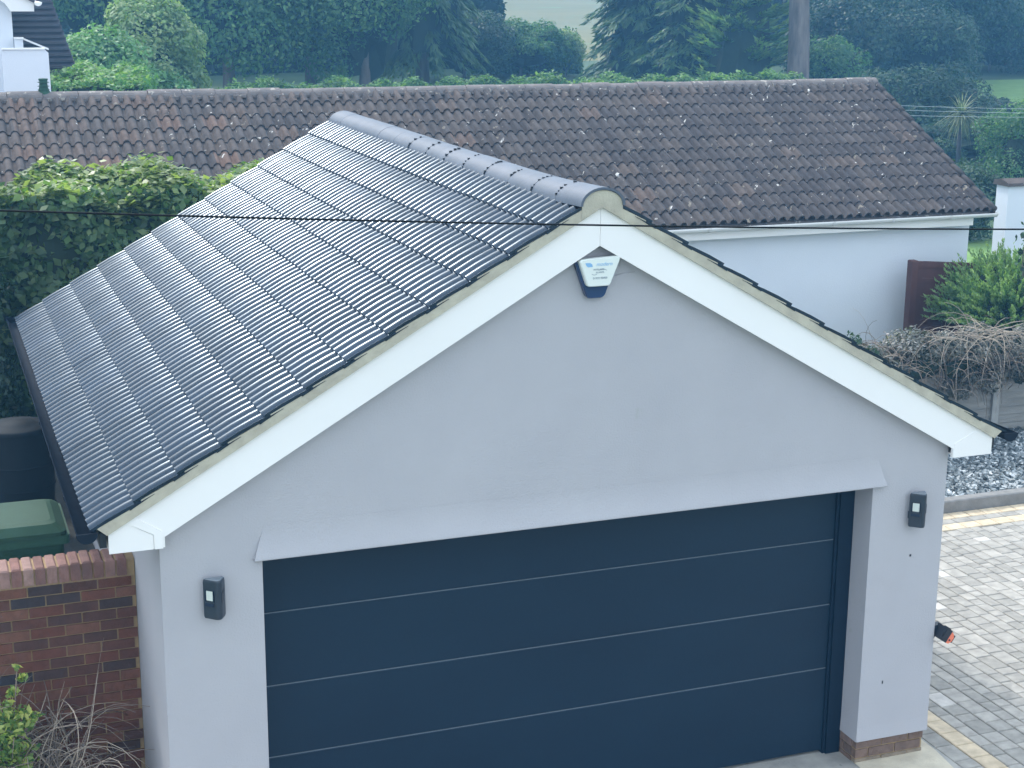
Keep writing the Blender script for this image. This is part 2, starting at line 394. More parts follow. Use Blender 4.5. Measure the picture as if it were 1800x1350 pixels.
# bargeboards
FT, FB = 4.19, 3.945; FY = -.085
def zt(x): return FT-.5765*abs(x)
def zb(x): return FB-.5765*abs(x)
BG = None
for s_ in (-1, 1):
    b = MB()
    xi = .0012 if s_ > 0 else .0012
    b.prism([(s_*xi, FY, zt(0)), (s_*3.05, FY, zt(3.05)), (s_*3.05, FY, 2.306), (s_*2.732, FY, 2.306), (s_*2.732, FY, zb(2.732)), (s_*xi, FY, zb(0))], (0, .025, 0))
    # soffit underside + box end return
    b.prism([(s_*xi, FY+.025, zb(0)+.012), (s_*2.73, FY+.025, zb(2.73)+.012), (s_*2.73, FY+.025, zb(2.73)+.022), (s_*xi, FY+.025, zb(0)+.022)], (0, .06, 0))
    o = b.build('bargeboard', m_white, G)
    b = MB()
    b.box((s_*3.05, FY+.025, 2.306), (s_*3.035, LEN, 2.44)); b.box((s_*3.035, FY+.025, 2.306), (s_*2.757, LEN, 2.318))
    b.build('soffit', m_white, G)
    # box end cap, slightly proud (a mitred joint strip)
    b = MB()
    if s_ < 0:
        b.prism([(-3.053, FY-.006, zt(3.05)-.005), (-2.955, FY-.006, zt(2.955)-.004), (-2.80, FY-.006, zt(2.80)-.185), (-2.80, FY-.006, 2.303), (-3.053, FY-.006, 2.303)], (0, .006, 0))
        b.prism([(-2.955, FY-.010, zt(2.955)-.004), (-2.905, FY-.010, zt(2.905)-.004), (-2.745, FY-.010, zb(2.745)+.045), (-2.745, FY-.010, 2.303), (-2.795, FY-.010, 2.303), (-2.795, FY-.010, zt(2.795)-.185)], (0, .010, 0))
    else:
        b.prism([(3.053, FY-.003, zt(3.05)-.005), (2.93, FY-.003, zt(2.93)-.004), (2.74, FY-.003, zb(2.74)+.04), (2.74, FY-.003, 2.303), (3.053, FY-.003, 2.303)], (0, .003, 0))
    b.build('box_end', m_white, G)

def tiled(along, up, nrm, org, ncol, nrow, pitch, rolls, gauge, height, lift, prof, thick=.014, jit=0, camber=.004, tonef=None, jn=0, seg=8, overl=.05, aj=0):
    """tiles with rolls; along/up/nrm unit vectors, org = lower corner on the base plane"""
    along, up, nrm, org = map(lambda q: np.array(q, float), (along, up, nrm, org)); b = MB()
    for r in range(nrow):
        for c in range(ncol):
            ns = seg*rolls; tv = random.uniform(-1, 1); dn = tv*jn; da = random.uniform(-jit, jit); tl = random.uniform(-1, 1)*aj
            a0 = c*pitch*rolls
            rowsT = (0, .35, .7, 1.0)
            vs = []
            for t in rowsT:
                sdist = r*gauge+t*(gauge+overl)+da*(1-t)
                lf = lift*(1-t)+camber*math.sin(math.pi*t)+dn*(1-t*.5)
                for i in range(ns+1):
                    x = i/seg; a = a0+x*pitch
                    h = prof(x-math.floor(x))*height
                    vs.append(org+along*(a+tl*t)+up*sdist+nrm*(h+lf))
            m = ns+1; fs = [(k*m+i, k*m+i+1, (k+1)*m+i+1, (k+1)*m+i) for k in range(len(rowsT)-1) for i in range(ns)]
            tone = tonef(a0, r) if tonef else random.random()
            b.add(vs, fs, tone, True)
            lip = vs[:m]; low = [p-nrm*thick for p in lip]
            b.add(lip+low, [(i+m, i+1+m, i+1, i) for i in range(ns)], max(0, tone-.25), False)
            for e in (0, ns):     # side edges of the tile
                A = [vs[k*m+e] for k in range(len(rowsT))]; B = [p-nrm*thick for p in A]
                b.add(A+B, [(k, k+1, k+1+4, k+4) for k in range(3)], tone, False)
    return b
def wave(t): return (.5+.5*math.cos(2*math.pi*t))**.55
c30, s30 = math.cos(math.atan(.5765)), math.sin(math.atan(.5765))
# roof deck under the tiles
b = MB()
for s_ in (-1, 1):
    b.prism([(0.0, -.05, 4.225), (s_*3.10, -.05, 4.225-.5765*3.10), (s_*3.10, -.05, 4.205-.5765*3.10), (0.0, -.05, 4.205)], (0, 6.1, 0))
RF = b.build('roof', m_dark, G)
RP = .1035; NC = 20; RLEN = NC*3*RP
def gtone(a, r): return random.random()*.8+.1
YS = -.105
for s_ in (-1, 1):
    # surface line: z = 4.285-.5765|x| is the tile top at the verge
    up = (-s_*c30, 0, s30); nr = (s_*s30, 0, c30)
    org = (s_*3.132, YS, 4.285-.5765*3.132-.057/c30)
    al = (0, 1, 0)
    b = tiled(al, up, nr, org, NC, 12, RP, 3, .2955, .036, .022, wave, thick=.018, jit=.003, camber=.007, tonef=gtone, jn=.0018, aj=.0015)
    for r in range(12):       # lower tile edge running up under the tile above, showing in the verge mortar
        pts = []
        for f in (.86, 1.0, 1.15, 1.3, 1.42):
            s_d = (r+f)*.2955; n_t = .036+.022*(1-f); th_ = .016*max(.12, 1-(f-.86)/.56)
            o_ = np.array(org)+np.array(up)*s_d+np.array(nr)*n_t; pts.append((o_, o_-np.array(nr)*th_))
        if r == 11: pts = pts[:2]
        P_ = [p[0] for p in pts]+[p[1] for p in pts[::-1]]
        b.prism([(q_[0], YS-.0055, q_[2]) for q_ in P_], (0, .01, 0), .3)
    o = b.build('roof_tiles', m_tile, RF)
# verge mortar
for s_ in (-1, 1):
    b = MB()
    for yy in (-.1075,):
        for r in range(12):
            xa_, xb_ = 3.115-r*.2561, 3.115-(r+1)*.2561
            xb_ = max(xb_, 0)
            top = lambda x, f: 4.285-.5765*x-.040+.020*(1-f)
            xl_ = 3.06 if r == 0 else xa_; P = [(s_*xa_, yy, top(xa_, 0)), (s_*xb_, yy, top(xb_, 1)), (s_*xb_, yy, FT-.5765*xb_-.004), (s_*xl_, yy, FT-.5765*xl_-.004)]
            b.prism(P, (0, .045, 0))
    b.build('verge_mortar', m_mortar, RF)
# ridge tiles
ridge_y = [-.125, .297, .72, 1.18, 1.65, 2.12, 2.57, 3.03, 3.49, 3.93, 4.40, 4.86, 5.30, 5.68, 6.10]
def rz_(y): return 4.262+.030*max(0, 1-y/1.3)**2+(.012*(y/6)**2)
for i in range(len(ridge_y)-1):
    y0, y1 = ridge_y[i]+.003, ridge_y[i+1]-.003; n = 14; b = MB(); rad = .150; vs = []; ry = .115
    dzr = random.uniform(-.003, .003)
    for y in (y0, (y0+y1)/2, y1):
        for lay in (0, 1):
            rr = rad-(.016 if lay else 0); rz = ry-(.016 if lay else 0)
            for k in range(n+1):
                a = math.pi*(k/n); vs.append((rr*math.cos(a), y, rz_(y)-ry+.012+rz*math.sin(a)+dzr))
    m = n+1; fs = []
    for q in range(2):
        for k in range(n):
            A = q*2*m; fs.append((A+k, A+k+1, A+2*m+k+1, A+2*m+k)); fs.append((A+m+k, A+2*m+m+k, A+2*m+m+k+1, A+m+k+1))
    b.add(vs, fs, .5, True)
    for q in (0, 2):
        A = q*2*m
        b.add(vs, [(A+k, A+m+k, A+m+k+1, A+k+1) for k in range(n)], .5, False)
    b.build('ridge_tile', m_ridge, RF)
# mortar: front arch filling + squeezed bits in ridge joints + bedding along both sides
b = MB(); n = 14
P = [(.136*math.cos(math.pi*k/n), -.112, rz_(-.1)-.102+.098*math.sin(math.pi*k/n)) for k in range(n+1)]
b.prism(P+[(-.136, -.112, 4.115), (0, -.112, 4.186), (.136, -.112, 4.115)], (0, .03, 0))
b.build('ridge_end_mortar', m_mortar, RF)
b = MB()
for s_ in (-1, 1): b.prism([(s_*.142, -.07, 4.150), (s_*.142, -.07, 4.175), (s_*.10, -.07, 4.20), (s_*.10, -.07, 4.15)], (0, 6.1, 0))
for y in ridge_y[1:9]:
    for k in range(7):
        a = math.pi*(.5+.42*random.random()); r_ = random.uniform(.004, .009)
        p = np.array([.150*math.cos(a), y+random.uniform(-.004, .004), rz_(y)-.103+.117*math.sin(a)])
        b.box(p-r_, p+r_, .2)
b.build('ridge_bedding', m_dark, RF)
# gutters
for s_ in (-1, 1):
    b = MB(); n = 10; cx = s_*3.175; cz = 2.455; ro, ri = .058, .052
    vs = []; m = n+1
    for y in (-.13, 6.15):
        for rr in (ro, ri):
            for k in range(n+1):
                a = math.pi+math.pi*k/n; vs.append((cx+rr*math.cos(a), y, cz+rr*math.sin(a)))
    fs = []
    for k in range(n):
        fs.append((k, k+1, 2*m+k+1, 2*m+k)); fs.append((m+k, 3*m+k, 3*m+k+1, m+k+1)); fs.append((k, m+k, m+k+1, k+1)); 
    for k in (0, n): fs.append((k, 2*m+k, 3*m+k, m+k))
    b.add(vs, fs, .5, True)
    for yy, dd in ((-.135, .006), (6.15, .006)):
        b.prism([(cx+.062*math.cos(math.pi+math.pi*k/n), yy, cz+.062*math.sin(math.pi+math.pi*k/n)) for k in range(n+1)], (0, dd, 0))
    for yy in (.6, 1.5, 2.4, 3.3, 4.2, 5.1):
        P = [(cx+.064*math.cos(math.pi+math.pi*k/n), yy, cz+.064*math.sin(math.pi+math.pi*k/n)) for k in range(n+1)]
        P2 = [(cx+.0585*math.cos(math.pi+math.pi*k/n), yy, cz+.0585*math.sin(math.pi+math.pi*k/n)) for k in range(n+1)]
        b.prism(P+P2[::-1], (0, .025, 0))
    gt = b.build('gutter', m_gutter, G)
    b = MB(); b.box((s_*3.06, -.05, 2.33), (s_*3.10, 6.05, 2.46)); b.build('fascia_strip', m_dark, gt)

# ---- alarm box
A0 = np.array([.027, 0., 3.607])
AB = empty('alarm_box', A0, 'white trapezoid alarm siren box with navy base fixed under the gable apex', 'alarm box')
def rounded(poly, r, n=5):
    out = []; k = len(poly)
    for i in range(k):
        p0, p, p1 = [np.array(poly[j % k], float) for j in (i-1, i, i+1)]
        a = (p0-p)/np.linalg.norm(p0-p); c = (p1-p)/np.linalg.norm(p1-p); rr = r[i] if hasattr(r, '__len__') else r
        for q in range(n+1):
            t = q/n; out.append((1-t)**2*(p+a*rr)+2*t*(1-t)*p+t*t*(p+c*rr))
    return out
def plate(b, poly2, y0, y1, ins=0, tone=.5):
    """poly2 in x,z ; from y0 (back) to y1 (front) with front inset"""
    c = np.mean(poly2, axis=0); P0 = [(p[0], y0, p[1]) for p in poly2]
    mid = y1+(y0-y1)*.25
    P1 = [(p[0], mid, p[1]) for p in poly2]; q = [c+(p-c)*(1-ins) for p in poly2]; P2 = [(p[0], y1, p[1]) for p in q]; n = len(P0)
    fs = []
    for i in range(n):
        j = (i+1) % n; fs += [(i, j, n+j, n+i), (n+i, n+j, 2*n+j, 2*n+i)]
    fs.append([2*n+i for i in range(n)]); fs.append(list(range(n))[::-1])
    b.add(P0+P1+P2, fs, tone)
b = MB(); plate(b, rounded([(-.062, 3.607), (.052, 3.607), (.150, 3.87), (-.152, 3.85)], [.03, .03, .02, .02]), -.002, -.052, .05); b.build('base', m_alarm_b, AB)
b = MB(); plate(b, rounded([(-.078, 3.690), (.073, 3.690), (.150, 3.878), (-.140, 3.862)], [.018, .018, .03, .03]), -.050, -.088, .06); cv = b.build('cover', m_alarm_w, AB)
def text(s, x, z, size, m, parent, y, name='lettering', shear=0, ext=.0006, align='CENTER'):
    cu = bpy.data.curves.new('t', 'FONT'); cu.body = s; cu.size = size; cu.extrude = ext; cu.align_x = align; cu.shear = shear
    o = bpy.data.objects.new('t', cu); COL.objects.link(o); bpy.context.view_layer.update()
    me = bpy.data.meshes.new_from_object(o.evaluated_get(bpy.context.evaluated_depsgraph_get()))
    bpy.data.objects.remove(o); me.name = name; me.materials.clear(); me.materials.append(m)
    me.transform(Matrix.Translation(Vector((x, y, z))-Vector(wloc(parent))) @ Matrix.Rotation(R(90), 4, 'X'))
    r = bpy.data.objects.new(name, me); COL.objects.link(r); r.parent = parent; return r
# leaf mark
b = MB(); P = [(-.098, 3.842), (-.065, 3.842), (-.052, 3.833), (-.047, 3.817), (-.078, 3.815), (-.090, 3.824)]
b.prism([(p[0], -.0892, p[1]) for p in P], (0, .001, 0)); b.build('emblem', m_lightblue, cv)
text('modern', .030, 3.820, .034, m_lightblue, cv, -.0886, shear=.3)
text('INTRUDER', -.005, 3.793, .0155, m_print, cv, -.0886); text('ALARMS', .002, 3.775, .0155, m_print, cv, -.0886)
b = MB()
b.tube([(.02+.028*math.cos(a), -.0888, 3.786+.014*math.sin(a)) for a in np.linspace(.3, 2.9, 9)], .0013, 4); b.tube([(-.035+.018*math.cos(a), -.0888, 3.775+.010*math.sin(a)) for a in np.linspace(3.4, 6.0, 8)], .0013, 4)
b.build('swoosh', m_print, cv)
text('01932 00000', .004, 3.738, .0185, m_print, cv, -.0886)
# faint cable entering behind the box
b = MB(); b.tube([(.14, -.003, 3.735), (.20, -.003, 3.748), (.28, -.003, 3.752)], .002, 5); b.build('lead', m_render, AB)

# ---- wall lamps
def make_lamp(label):
    L = empty('wall_lamp', (0, 0, 0), label, 'wall lamp', 'charcoal wall lamps on the garage piers')
    def pl(sc_=1., dz=0): return [(p[0]*sc_, p[1]*sc_-.0, dz) for p in rounded([(-.070, -.035), (.070, -.035), (.022, -.124)], [.014, .014, .045], 6)]
    b = MB(); n = len(pl())
    lv = [(.0, .93), (.010, .99), (.02, 1), (.225, 1), (.238, .98), (.246, .92)]
    vs = []
    for z, s_ in lv: vs += [((p[0]), -.06+(p[1]+.06)*s_, z) if False else (p[0]*s_, -.06+(p[1]+.06)*s_, z+.018*0) for p in pl()]
    fs = []
    for q in range(len(lv)-1):
        for i in range(n):
            j = (i+1) % n; fs.append((q*n+i, q*n+j, (q+1)*n+j, (q+1)*n+i))
    fs.append(list(range(n))); fs.append([(len(lv)-1)*n+i for i in range(n)][::-1])
    b.add(vs, fs); b.build('housing', m_lamp, L, local=True)
    # left facet frame: from (-.070,-.035) to (.022,-.112)
    p0 = np.array([-.070, -.035]); p1 = np.array([.022, -.124]); d = (p1-p0)/np.linalg.norm(p1-p0); nn = np.array([d[1], -d[0]])
    def F(u, o, z, A=p0, D=d, Nn=nn): q = A+D*u+Nn*o; return (q[0], q[1], z)
    b = MB(); b.prism([F(.030, .0025, .118), F(.078, .0025, .118), F(.078, .0025, .178), F(.030, .0025, .178)], (-nn[0]*.004, -nn[1]*.004, 0)); b.build('light_panel', m_lampg, L, local=True)
    b = MB(); b.prism([F(.022, .010, .083), F(.082, .010, .083), F(.082, 0, .100), F(.022, 0, .100)], (-nn[0]*.004, -nn[1]*.004, 0))
    b.prism([F(.023, .006, .112), F(.023, .006, .184), F(.030, .006, .184), F(.030, .006, .112)], (-nn[0]*.008, -nn[1]*.008, 0)); b.prism([F(.078, .006, .112), F(.078, .006, .184), F(.085, .006, .184), F(.085, .006, .112)], (-nn[0]*.008, -nn[1]*.008, 0))
    b.build('louvre', m_frame, L, local=True)
    q0 = np.array([.022, -.124]); q1 = np.array([.070, -.035]); e = (q1-q0)/np.linalg.norm(q1-q0); ne = np.array([e[1], -e[0]])
    b = MB(); b.prism([F(.028, .0015, .105, q0, e, ne), F(.074, .0015, .105, q0, e, ne), F(.074, .0015, .182, q0, e, ne), F(.028, .0015, .165, q0, e, ne)], (-ne[0]*.003, -ne[1]*.003, 0)); b.build('side_window', m_dark, L, local=True)
    b = MB(); vs = [(p[0]*.90, -.06+(p[1]+.06)*.90, .2465) for p in pl()]+[(p[0]*.80, -.06+(p[1]+.06)*.80, .252) for p in pl()]
    b.add(vs, [(i, (i+1) % n, n+(i+1) % n, n+i) for i in range(n)]+[list(range(n, 2*n))]); b.build('cap', m_cap, L, local=True)
    b = MB(); b.box((-.045, -.045, .05), (.045, 0, .10)); b.build('bracket', m_lamp, L, local=True)
    b = MB(); b.box((-.032, -.045, .10), (.032, -.001, .185)); b.build('back_plate', m_cream, L, local=True)
    return L
la = make_lamp('charcoal wedge shaped wall lamp on the left pier beside the garage door'); la.location = (-2.452, 0, 1.815)
def copy_tree(o, parent=None):
    c = o.copy(); COL.objects.link(c); c.parent = parent
    for ch in list(o.children): copy_tree(ch, c)
    return c
lb = copy_tree(la); lb.location = (2.500, 0, 1.815); lb['label'] = 'charcoal wedge shaped wall lamp on the right pier above two drill holes'
# small screw holes
b = MB()
for (px, py) in ((1600, 921), (1600, 976)):
    p = at(px, py, Y=0); b = MB(); b.box((p[0]-.007, -.003, p[2]-.008), (p[0]+.007, -.0012, p[2]+.008)); b.build('drill_hole', m_dark, gw)
b = MB(); b.box((at(1551, 1199, Y=0)[0]-.005, -.003, at(1551, 1199, Y=0)[2]-.012), (at(1551, 1199, Y=0)[0]+.004, -.0012, at(1551, 1199, Y=0)[2]+.012)); b.build('scuff_mark', m_dark, gw)


# ---- little hose gun / wall box on the right side wall
H = empty('hose_reel_guide', (2.756, .12, .88), 'small black box with orange nose on a bracket at the right garage corner', 'hose guide')
b = MB(); b.prism([(2.757, .02, .86), (2.757, .02, .99), (2.83, .02, 1.0), (2.79, .02, .93)], (0, .05, 0)); b.build('bracket', m_dark, H)
def obox(b, c, ax, ay, az, hx, hy, hz, tone=.5, ch=0):
    ax, ay, az = [np.array(q, float)/np.linalg.norm(q) for q in (ax, ay, az)]; c = np.array(c, float)
    P = [c+ax*x*hx+ay*y*hy+az*z*hz for (x, y, z) in ((-1, -1, -1), (1, -1, -1), (1, 1, -1), (-1, 1, -1), (-1, -1, 1), (1, -1, 1), (1, 1, 1), (-1, 1, 1))]
    b.add(P, [(0, 3, 2, 1), (4, 5, 6, 7), (0, 1, 5, 4), (1, 2, 6, 5), (2, 3, 7, 6), (3, 0, 4, 7)], tone)
rt, upv, fw = ROWS
hc = at(1656, 1112, Y=-.02)
e1 = np.array([.83, 0, -.56]); e2 = np.array([.56, 0, .83]); ey = np.array([0, 1., 0])
b = MB(); obox(b, hc, e1, e2, ey, .034, .050, .05); obox(b, hc-ey*.051+e2*.004, e1, e2, ey, .022, .034, .004); hb = b.build('housing', m_dark, H)
b = MB(); n = 6
P = [hc+e1*.0345+e2*.046, hc+e1*.0345-e2*.048, hc+e1*.062-e2*.046, hc+e1*.078-e2*.020, hc+e1*.080+e2*.012, hc+e1*.064+e2*.034]
b.prism([p-ey*.045 for p in P], ey*.09); b.build('nose', m_orange, H)
b = MB(); obox(b, hc+e1*.084+e2*.000, e1, e2, ey, .005, .030, .04); obox(b, hc+e2*.052+e1*.02, e1, e2, ey, .018, .006, .02); obox(b, hc+e1*.053-e2*.018-ey*.047, e1, e2, ey, .006, .006, .004); b.build('trigger', m_dark, H)

# ================================================================== BRICK GARDEN WALL
BW = empty('brick_wall', (-4.5, 1.25, 0), 'reddish brown brick garden wall with brick on edge coping abutting the garage', 'wall')
b = MB(); b.box((-7.5, 1.256, -.02), (-2.758, 1.46, 1.685)); mo = b.build('mortar', m_pointing, BW)
b = MB()
def btone(x, z):
    t = random.random()
    if random.random() < .03: t = 0
    return t
bricks(b, -7.5, -2.762, 1.25, -.07, 23, tonef=btone, depth=.02)
b.build('brickwork', m_brick, BW)
b = MB(); x = -7.5
while x < -2.84:
    j = random.uniform(-.004, .004)
    b.box((x+.005, 1.235+j, 1.665), (x+.068, 1.475+j, 1.785+random.uniform(-.004, .004)), random.random(), bev=.010); x += .0745
cp = b.build('coping', m_coping, BW)
b = MB(); b.box((-7.5, 1.246, 1.65), (-2.76, 1.46, 1.773)); b.build('coping_mortar', m_pointing, BW)

# ================================================================== WHEELIE BIN + WATER BUTT (on the raised ground)
def ringbox(b, lv, r=.04, tone=.5, n=4):
    """stack of rounded rectangles: (z, x0,x1,y0,y1)"""
    vs = []; m = None
    for (z, x0, x1, y0, y1) in lv:
        P = rounded([(x0, y0), (x1, y0), (x1, y1), (x0, y1)], r, n); m = len(P); vs += [(p[0], p[1], z) for p in P]
    fs = [(q*m+i, q*m+(i+1) % m, (q+1)*m+(i+1) % m, (q+1)*m+i) for q in range(len(lv)-1) for i in range(m)]
    fs.append(list(range(m))[::-1]); fs.append([(len(lv)-1)*m+i for i in range(m)])
    b.add(vs, fs, tone)
bx1 = -3.135; bx0 = bx1-.58; by0 = 1.62
WB = empty('wheelie_bin', ((bx0+bx1)/2, by0+.35, .9), 'dark green wheelie bin with paler lid standing behind the brick wall', 'wheelie bin')
b = MB(); ringbox(b, [(.94, bx0+.07, bx1-.07, by0+.08, by0+.62), (1.75, bx0+.035, bx1-.035, by0+.03, by0+.68), (1.79, bx0+.035, bx1-.035, by0+.03, by0+.68), (1.792, bx0, bx1, by0, by0+.72), (1.855, bx0-.002, bx1+.002, by0-.002, by0+.722)]); b.build('body', m_bin, WB)
b = MB(); ringbox(b, [(1.86, bx0-.012, bx1-.02, by0-.02, by0+.70), (1.885, bx0-.012, bx1-.02, by0-.02, by0+.70), (1.905, bx0+.01, bx1-.045, by0, by0+.68), (1.935, bx0+.03, bx1-.08, by0+.03, by0+.60), (1.945, bx0+.06, bx1-.11, by0+.08, by0+.54)], r=.07)
ld = b.build('lid', m_binlid, WB)
b = MB(); b.tube([(bx0+.05, by0+.76, 1.86), (bx1-.05, by0+.76, 1.86)], .014, 8); b.box((bx0+.05, by0+.70, 1.84), (bx0+.08, by0+.77, 1.87)); b.box((bx1-.08, by0+.70, 1.84), (bx1-.05, by0+.77, 1.87)); b.build('handle', m_bin, WB)
for xx in (bx0+.03, bx1-.07):
    b = MB(); b.tube([(xx, by0+.62, 1.0), (xx+.04, by0+.62, 1.0)], .1, 16); b.build('wheel', m_dark, WB)
pb = at(28, 748, Z=1.86)
BT = empty('water_butt', (pb[0], pb[1], .9), 'black round water butt with domed lid in the dark side passage', 'water butt')
def lathe(b, c, prof, n=28, tone=.5):
    vs = []; 
    for (r_, z) in prof:
        for k in range(n): a = 2*math.pi*k/n; vs.append((c[0]+r_*math.cos(a), c[1]+r_*math.sin(a), z))
    fs = [(q*n+i, q*n+(i+1) % n, (q+1)*n+(i+1) % n, (q+1)*n+i) for q in range(len(prof)-1) for i in range(n)]
    b.add(vs, fs, tone, True)
b = MB(); lathe(b, pb, [(.20, .9), (.27, 1.1), (.29, 1.35), (.285, 1.6), (.26, 1.8), (.26, 1.84)])
for z in (1.15, 1.35, 1.55): lathe(b, pb, [(.283, z-.012), (.298, z), (.283, z+.012)])
b.build('barrel', m_butt, BT)
b = MB(); lathe(b, pb, [(.275, 1.82), (.28, 1.85), (.26, 1.868), (.17, 1.872), (.15, 1.89), (.06, 1.905), (.0, 1.91)]); b.build('lid', m_butt, BT)

# ================================================================== VEGETATION TOOLS
def leaves(C, N, size, up=.5, aspect=.5, fold=0):
    """C (n,3) centres, N (n,3) preferred normals -> (n,4,3) rhombic leaves"""
    n = len(C); nn = N+rng.normal(size=(n, 3))*.55+np.array([0, 0, up]); nn /= np.linalg.norm(nn, axis=1)[:, None]+1e-9
    t = rng.normal(size=(n, 3)); t[:, 2] -= .3; t -= nn*(t*nn).sum(1)[:, None]; t /= np.linalg.norm(t, axis=1)[:, None]+1e-9
    s = np.cross(nn, t); L = size*rng.uniform(.6, 1.35, (n, 1)); Wd = L*aspect*rng.uniform(.8, 1.2, (n, 1))
    return np.stack([C-t*L*.5, C+s*Wd*.5-t*L*.05, C+t*L*.5, C-s*Wd*.5-t*L*.05], 1)
def blob_points(n, c, r, k=26, spread=.36, zmin=None, power=1.):
    """points on clumps that sit on an ellipsoid"""
    c = np.array(c, float); r = np.array(r, float)
    d = rng.normal(size=(k, 3)); d /= np.linalg.norm(d, axis=1)[:, None]; d[:, 2] = np.where(d[:, 2] < -.75, -d[:, 2], d[:, 2])
    cc = c+d*r*rng.uniform(.55, .85, (k, 1)); rr = r.min()*spread*rng.uniform(.6, 1.35, k)
    i = rng.integers(0, k, n); q = rng.normal(size=(n, 3)); q /= np.linalg.norm(q, axis=1)[:, None]
    P = cc[i]+q*(rr[i]*(rng.random(n)**.25*.55+.5))[:, None]*np.array([1.15, 1.15, .85])
    P += rng.normal(size=P.shape)*.035*r.min()
    Nn = .6*q+.5*(P-c)/r
    tone = np.clip(.15+.45*rng.random(n)+.35*rng.random(k)[i], 0, 1)
    return P, Nn, tone
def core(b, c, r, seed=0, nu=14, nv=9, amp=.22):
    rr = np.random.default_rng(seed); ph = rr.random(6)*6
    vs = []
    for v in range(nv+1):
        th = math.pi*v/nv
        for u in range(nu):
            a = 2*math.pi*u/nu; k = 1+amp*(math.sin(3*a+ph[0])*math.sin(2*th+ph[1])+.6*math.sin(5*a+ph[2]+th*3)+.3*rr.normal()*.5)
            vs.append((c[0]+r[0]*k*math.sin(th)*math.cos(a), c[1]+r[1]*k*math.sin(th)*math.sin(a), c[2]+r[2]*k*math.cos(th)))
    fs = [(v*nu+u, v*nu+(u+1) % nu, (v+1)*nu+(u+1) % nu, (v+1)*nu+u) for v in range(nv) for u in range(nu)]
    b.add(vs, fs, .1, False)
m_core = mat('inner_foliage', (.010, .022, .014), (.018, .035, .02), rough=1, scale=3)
def tree(name, x, y, h, rw, label, cat, lm, n=26000, size=.15, base=None, trunk=.18, k=40, z0=None, group=None, aspect=.5, cr=None, lean=0):
    zt_ = terrain(x, y); T = empty(name, (x, y, zt_), label, cat, group)
    ch = h*.42 if cr is None else cr; cz = zt_+h-ch
    b = MB(); b.tube([(x, y, zt_-.1), (x+.05, y, zt_+h*.3), (x-.05+lean, y, zt_+h*.75)], [trunk, trunk*.75, trunk*.3], 8)
    for q in range(7):
        a = 2*math.pi*q/7+random.random(); z_ = cz-ch*.6+random.random()*ch*.9
        b.tube([(x, y, z_), (x+math.cos(a)*rw*.4, y+math.sin(a)*rw*.4, z_+ch*.25), (x+math.cos(a)*rw*.75, y+math.sin(a)*rw*.75, z_+ch*.4)], [trunk*.35, trunk*.2, trunk*.08], 5)
    b.build('trunk', m_bark, T)
    P, N_, t = blob_points(n, (x, y, cz), (rw, rw, ch), k=k)
    b = MB(); core(b, (x, y, cz), (rw*.58, rw*.58, ch*.60), seed=int(abs(x*10)))
    cw = quads('crown', leaves(P, N_, size, aspect=aspect), lm, T, tone=t)
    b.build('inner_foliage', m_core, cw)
    return T
def conifer(name, x, y, h, rw, label, lm, nb=320, n=60, size=.16, droop=.35, group=None, zlow=.0, upcurl=0., cat='tree', bare=.02):
    zt_ = terrain(x, y); T = empty(name, (x, y, zt_), label, cat, group)
    b = MB(); b.tube([(x, y, zt_-.1), (x, y, zt_+h*.95)], [h*.022+.03, .03], 7); b.build('trunk', m_bark, T)
    f = rng.random(nb)**.8*(1-bare)+bare*0; f = f*(1-zlow)+zlow
    a = rng.random(nb)*2*math.pi; ln = rw*(1-f)**.65*rng.uniform(.7, 1.1, nb)+.15
    Pl = []; Nl = []; Dl = []; tl = []
    for i in range(nb):
        s = np.sort(rng.random(n)**.7); dr_ = np.array([math.cos(a[i]), math.sin(a[i]), 0]); side = np.array([-dr_[1], dr_[0], 0])
        z = zt_+f[i]*h-droop*ln[i]*s**1.5+upcurl*ln[i]*s**3; wv = .30*ln[i]*s*(1.15-s)+.04
        o = rng.uniform(-1, 1, n)
        p = np.array([x, y, 0])+dr_*(s*ln[i])[:, None]+side*(o*wv)[:, None]; p[:, 2] = z-np.abs(o)*wv*.25+rng.normal(size=n)*.03
        d = dr_*.8+side*o[:, None]*.7; d[:, 2] = -droop*1.1+upcurl*1.6*s
        Pl.append(p); Dl.append(d); tl.append(np.clip(.1+.5*s+.35*rng.random(n)+.15*rng.random(), 0, 1))
    P = np.concatenate(Pl); D = np.concatenate(Dl); t = np.concatenate(tl); D /= np.linalg.norm(D, axis=1)[:, None]
    D += rng.normal(size=D.shape)*.18
    nn = rng.normal(size=D.shape)*.5+np.array([0, 0, 1.]); s = np.cross(nn, D); s /= np.linalg.norm(s, axis=1)[:, None]+1e-9
    L = size*rng.uniform(.6, 1.6, (len(P), 1)); Wd = L*.28
    V = np.stack([P-D*L*.4, P+s*Wd*.6, P+D*L*.8, P-s*Wd*.6], 1)
    cw = quads('crown', V, lm, T, tone=t)
    b = MB(); nu = 12; vs = []
    lv = [0.02+zlow, .2+zlow*.8, .5, .8, .95]
    for q in lv:
        for u in range(nu): an = 2*math.pi*u/nu; rr = rw*.55*(1-q)**.65*(1+.2*math.sin(3*an+q*9)); vs.append((x+rr*math.cos(an), y+rr*math.sin(an), zt_+q*h-droop*rr*.5))
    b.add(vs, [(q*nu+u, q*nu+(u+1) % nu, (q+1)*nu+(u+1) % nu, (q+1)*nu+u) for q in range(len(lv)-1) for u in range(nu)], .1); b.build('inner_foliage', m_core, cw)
    return T
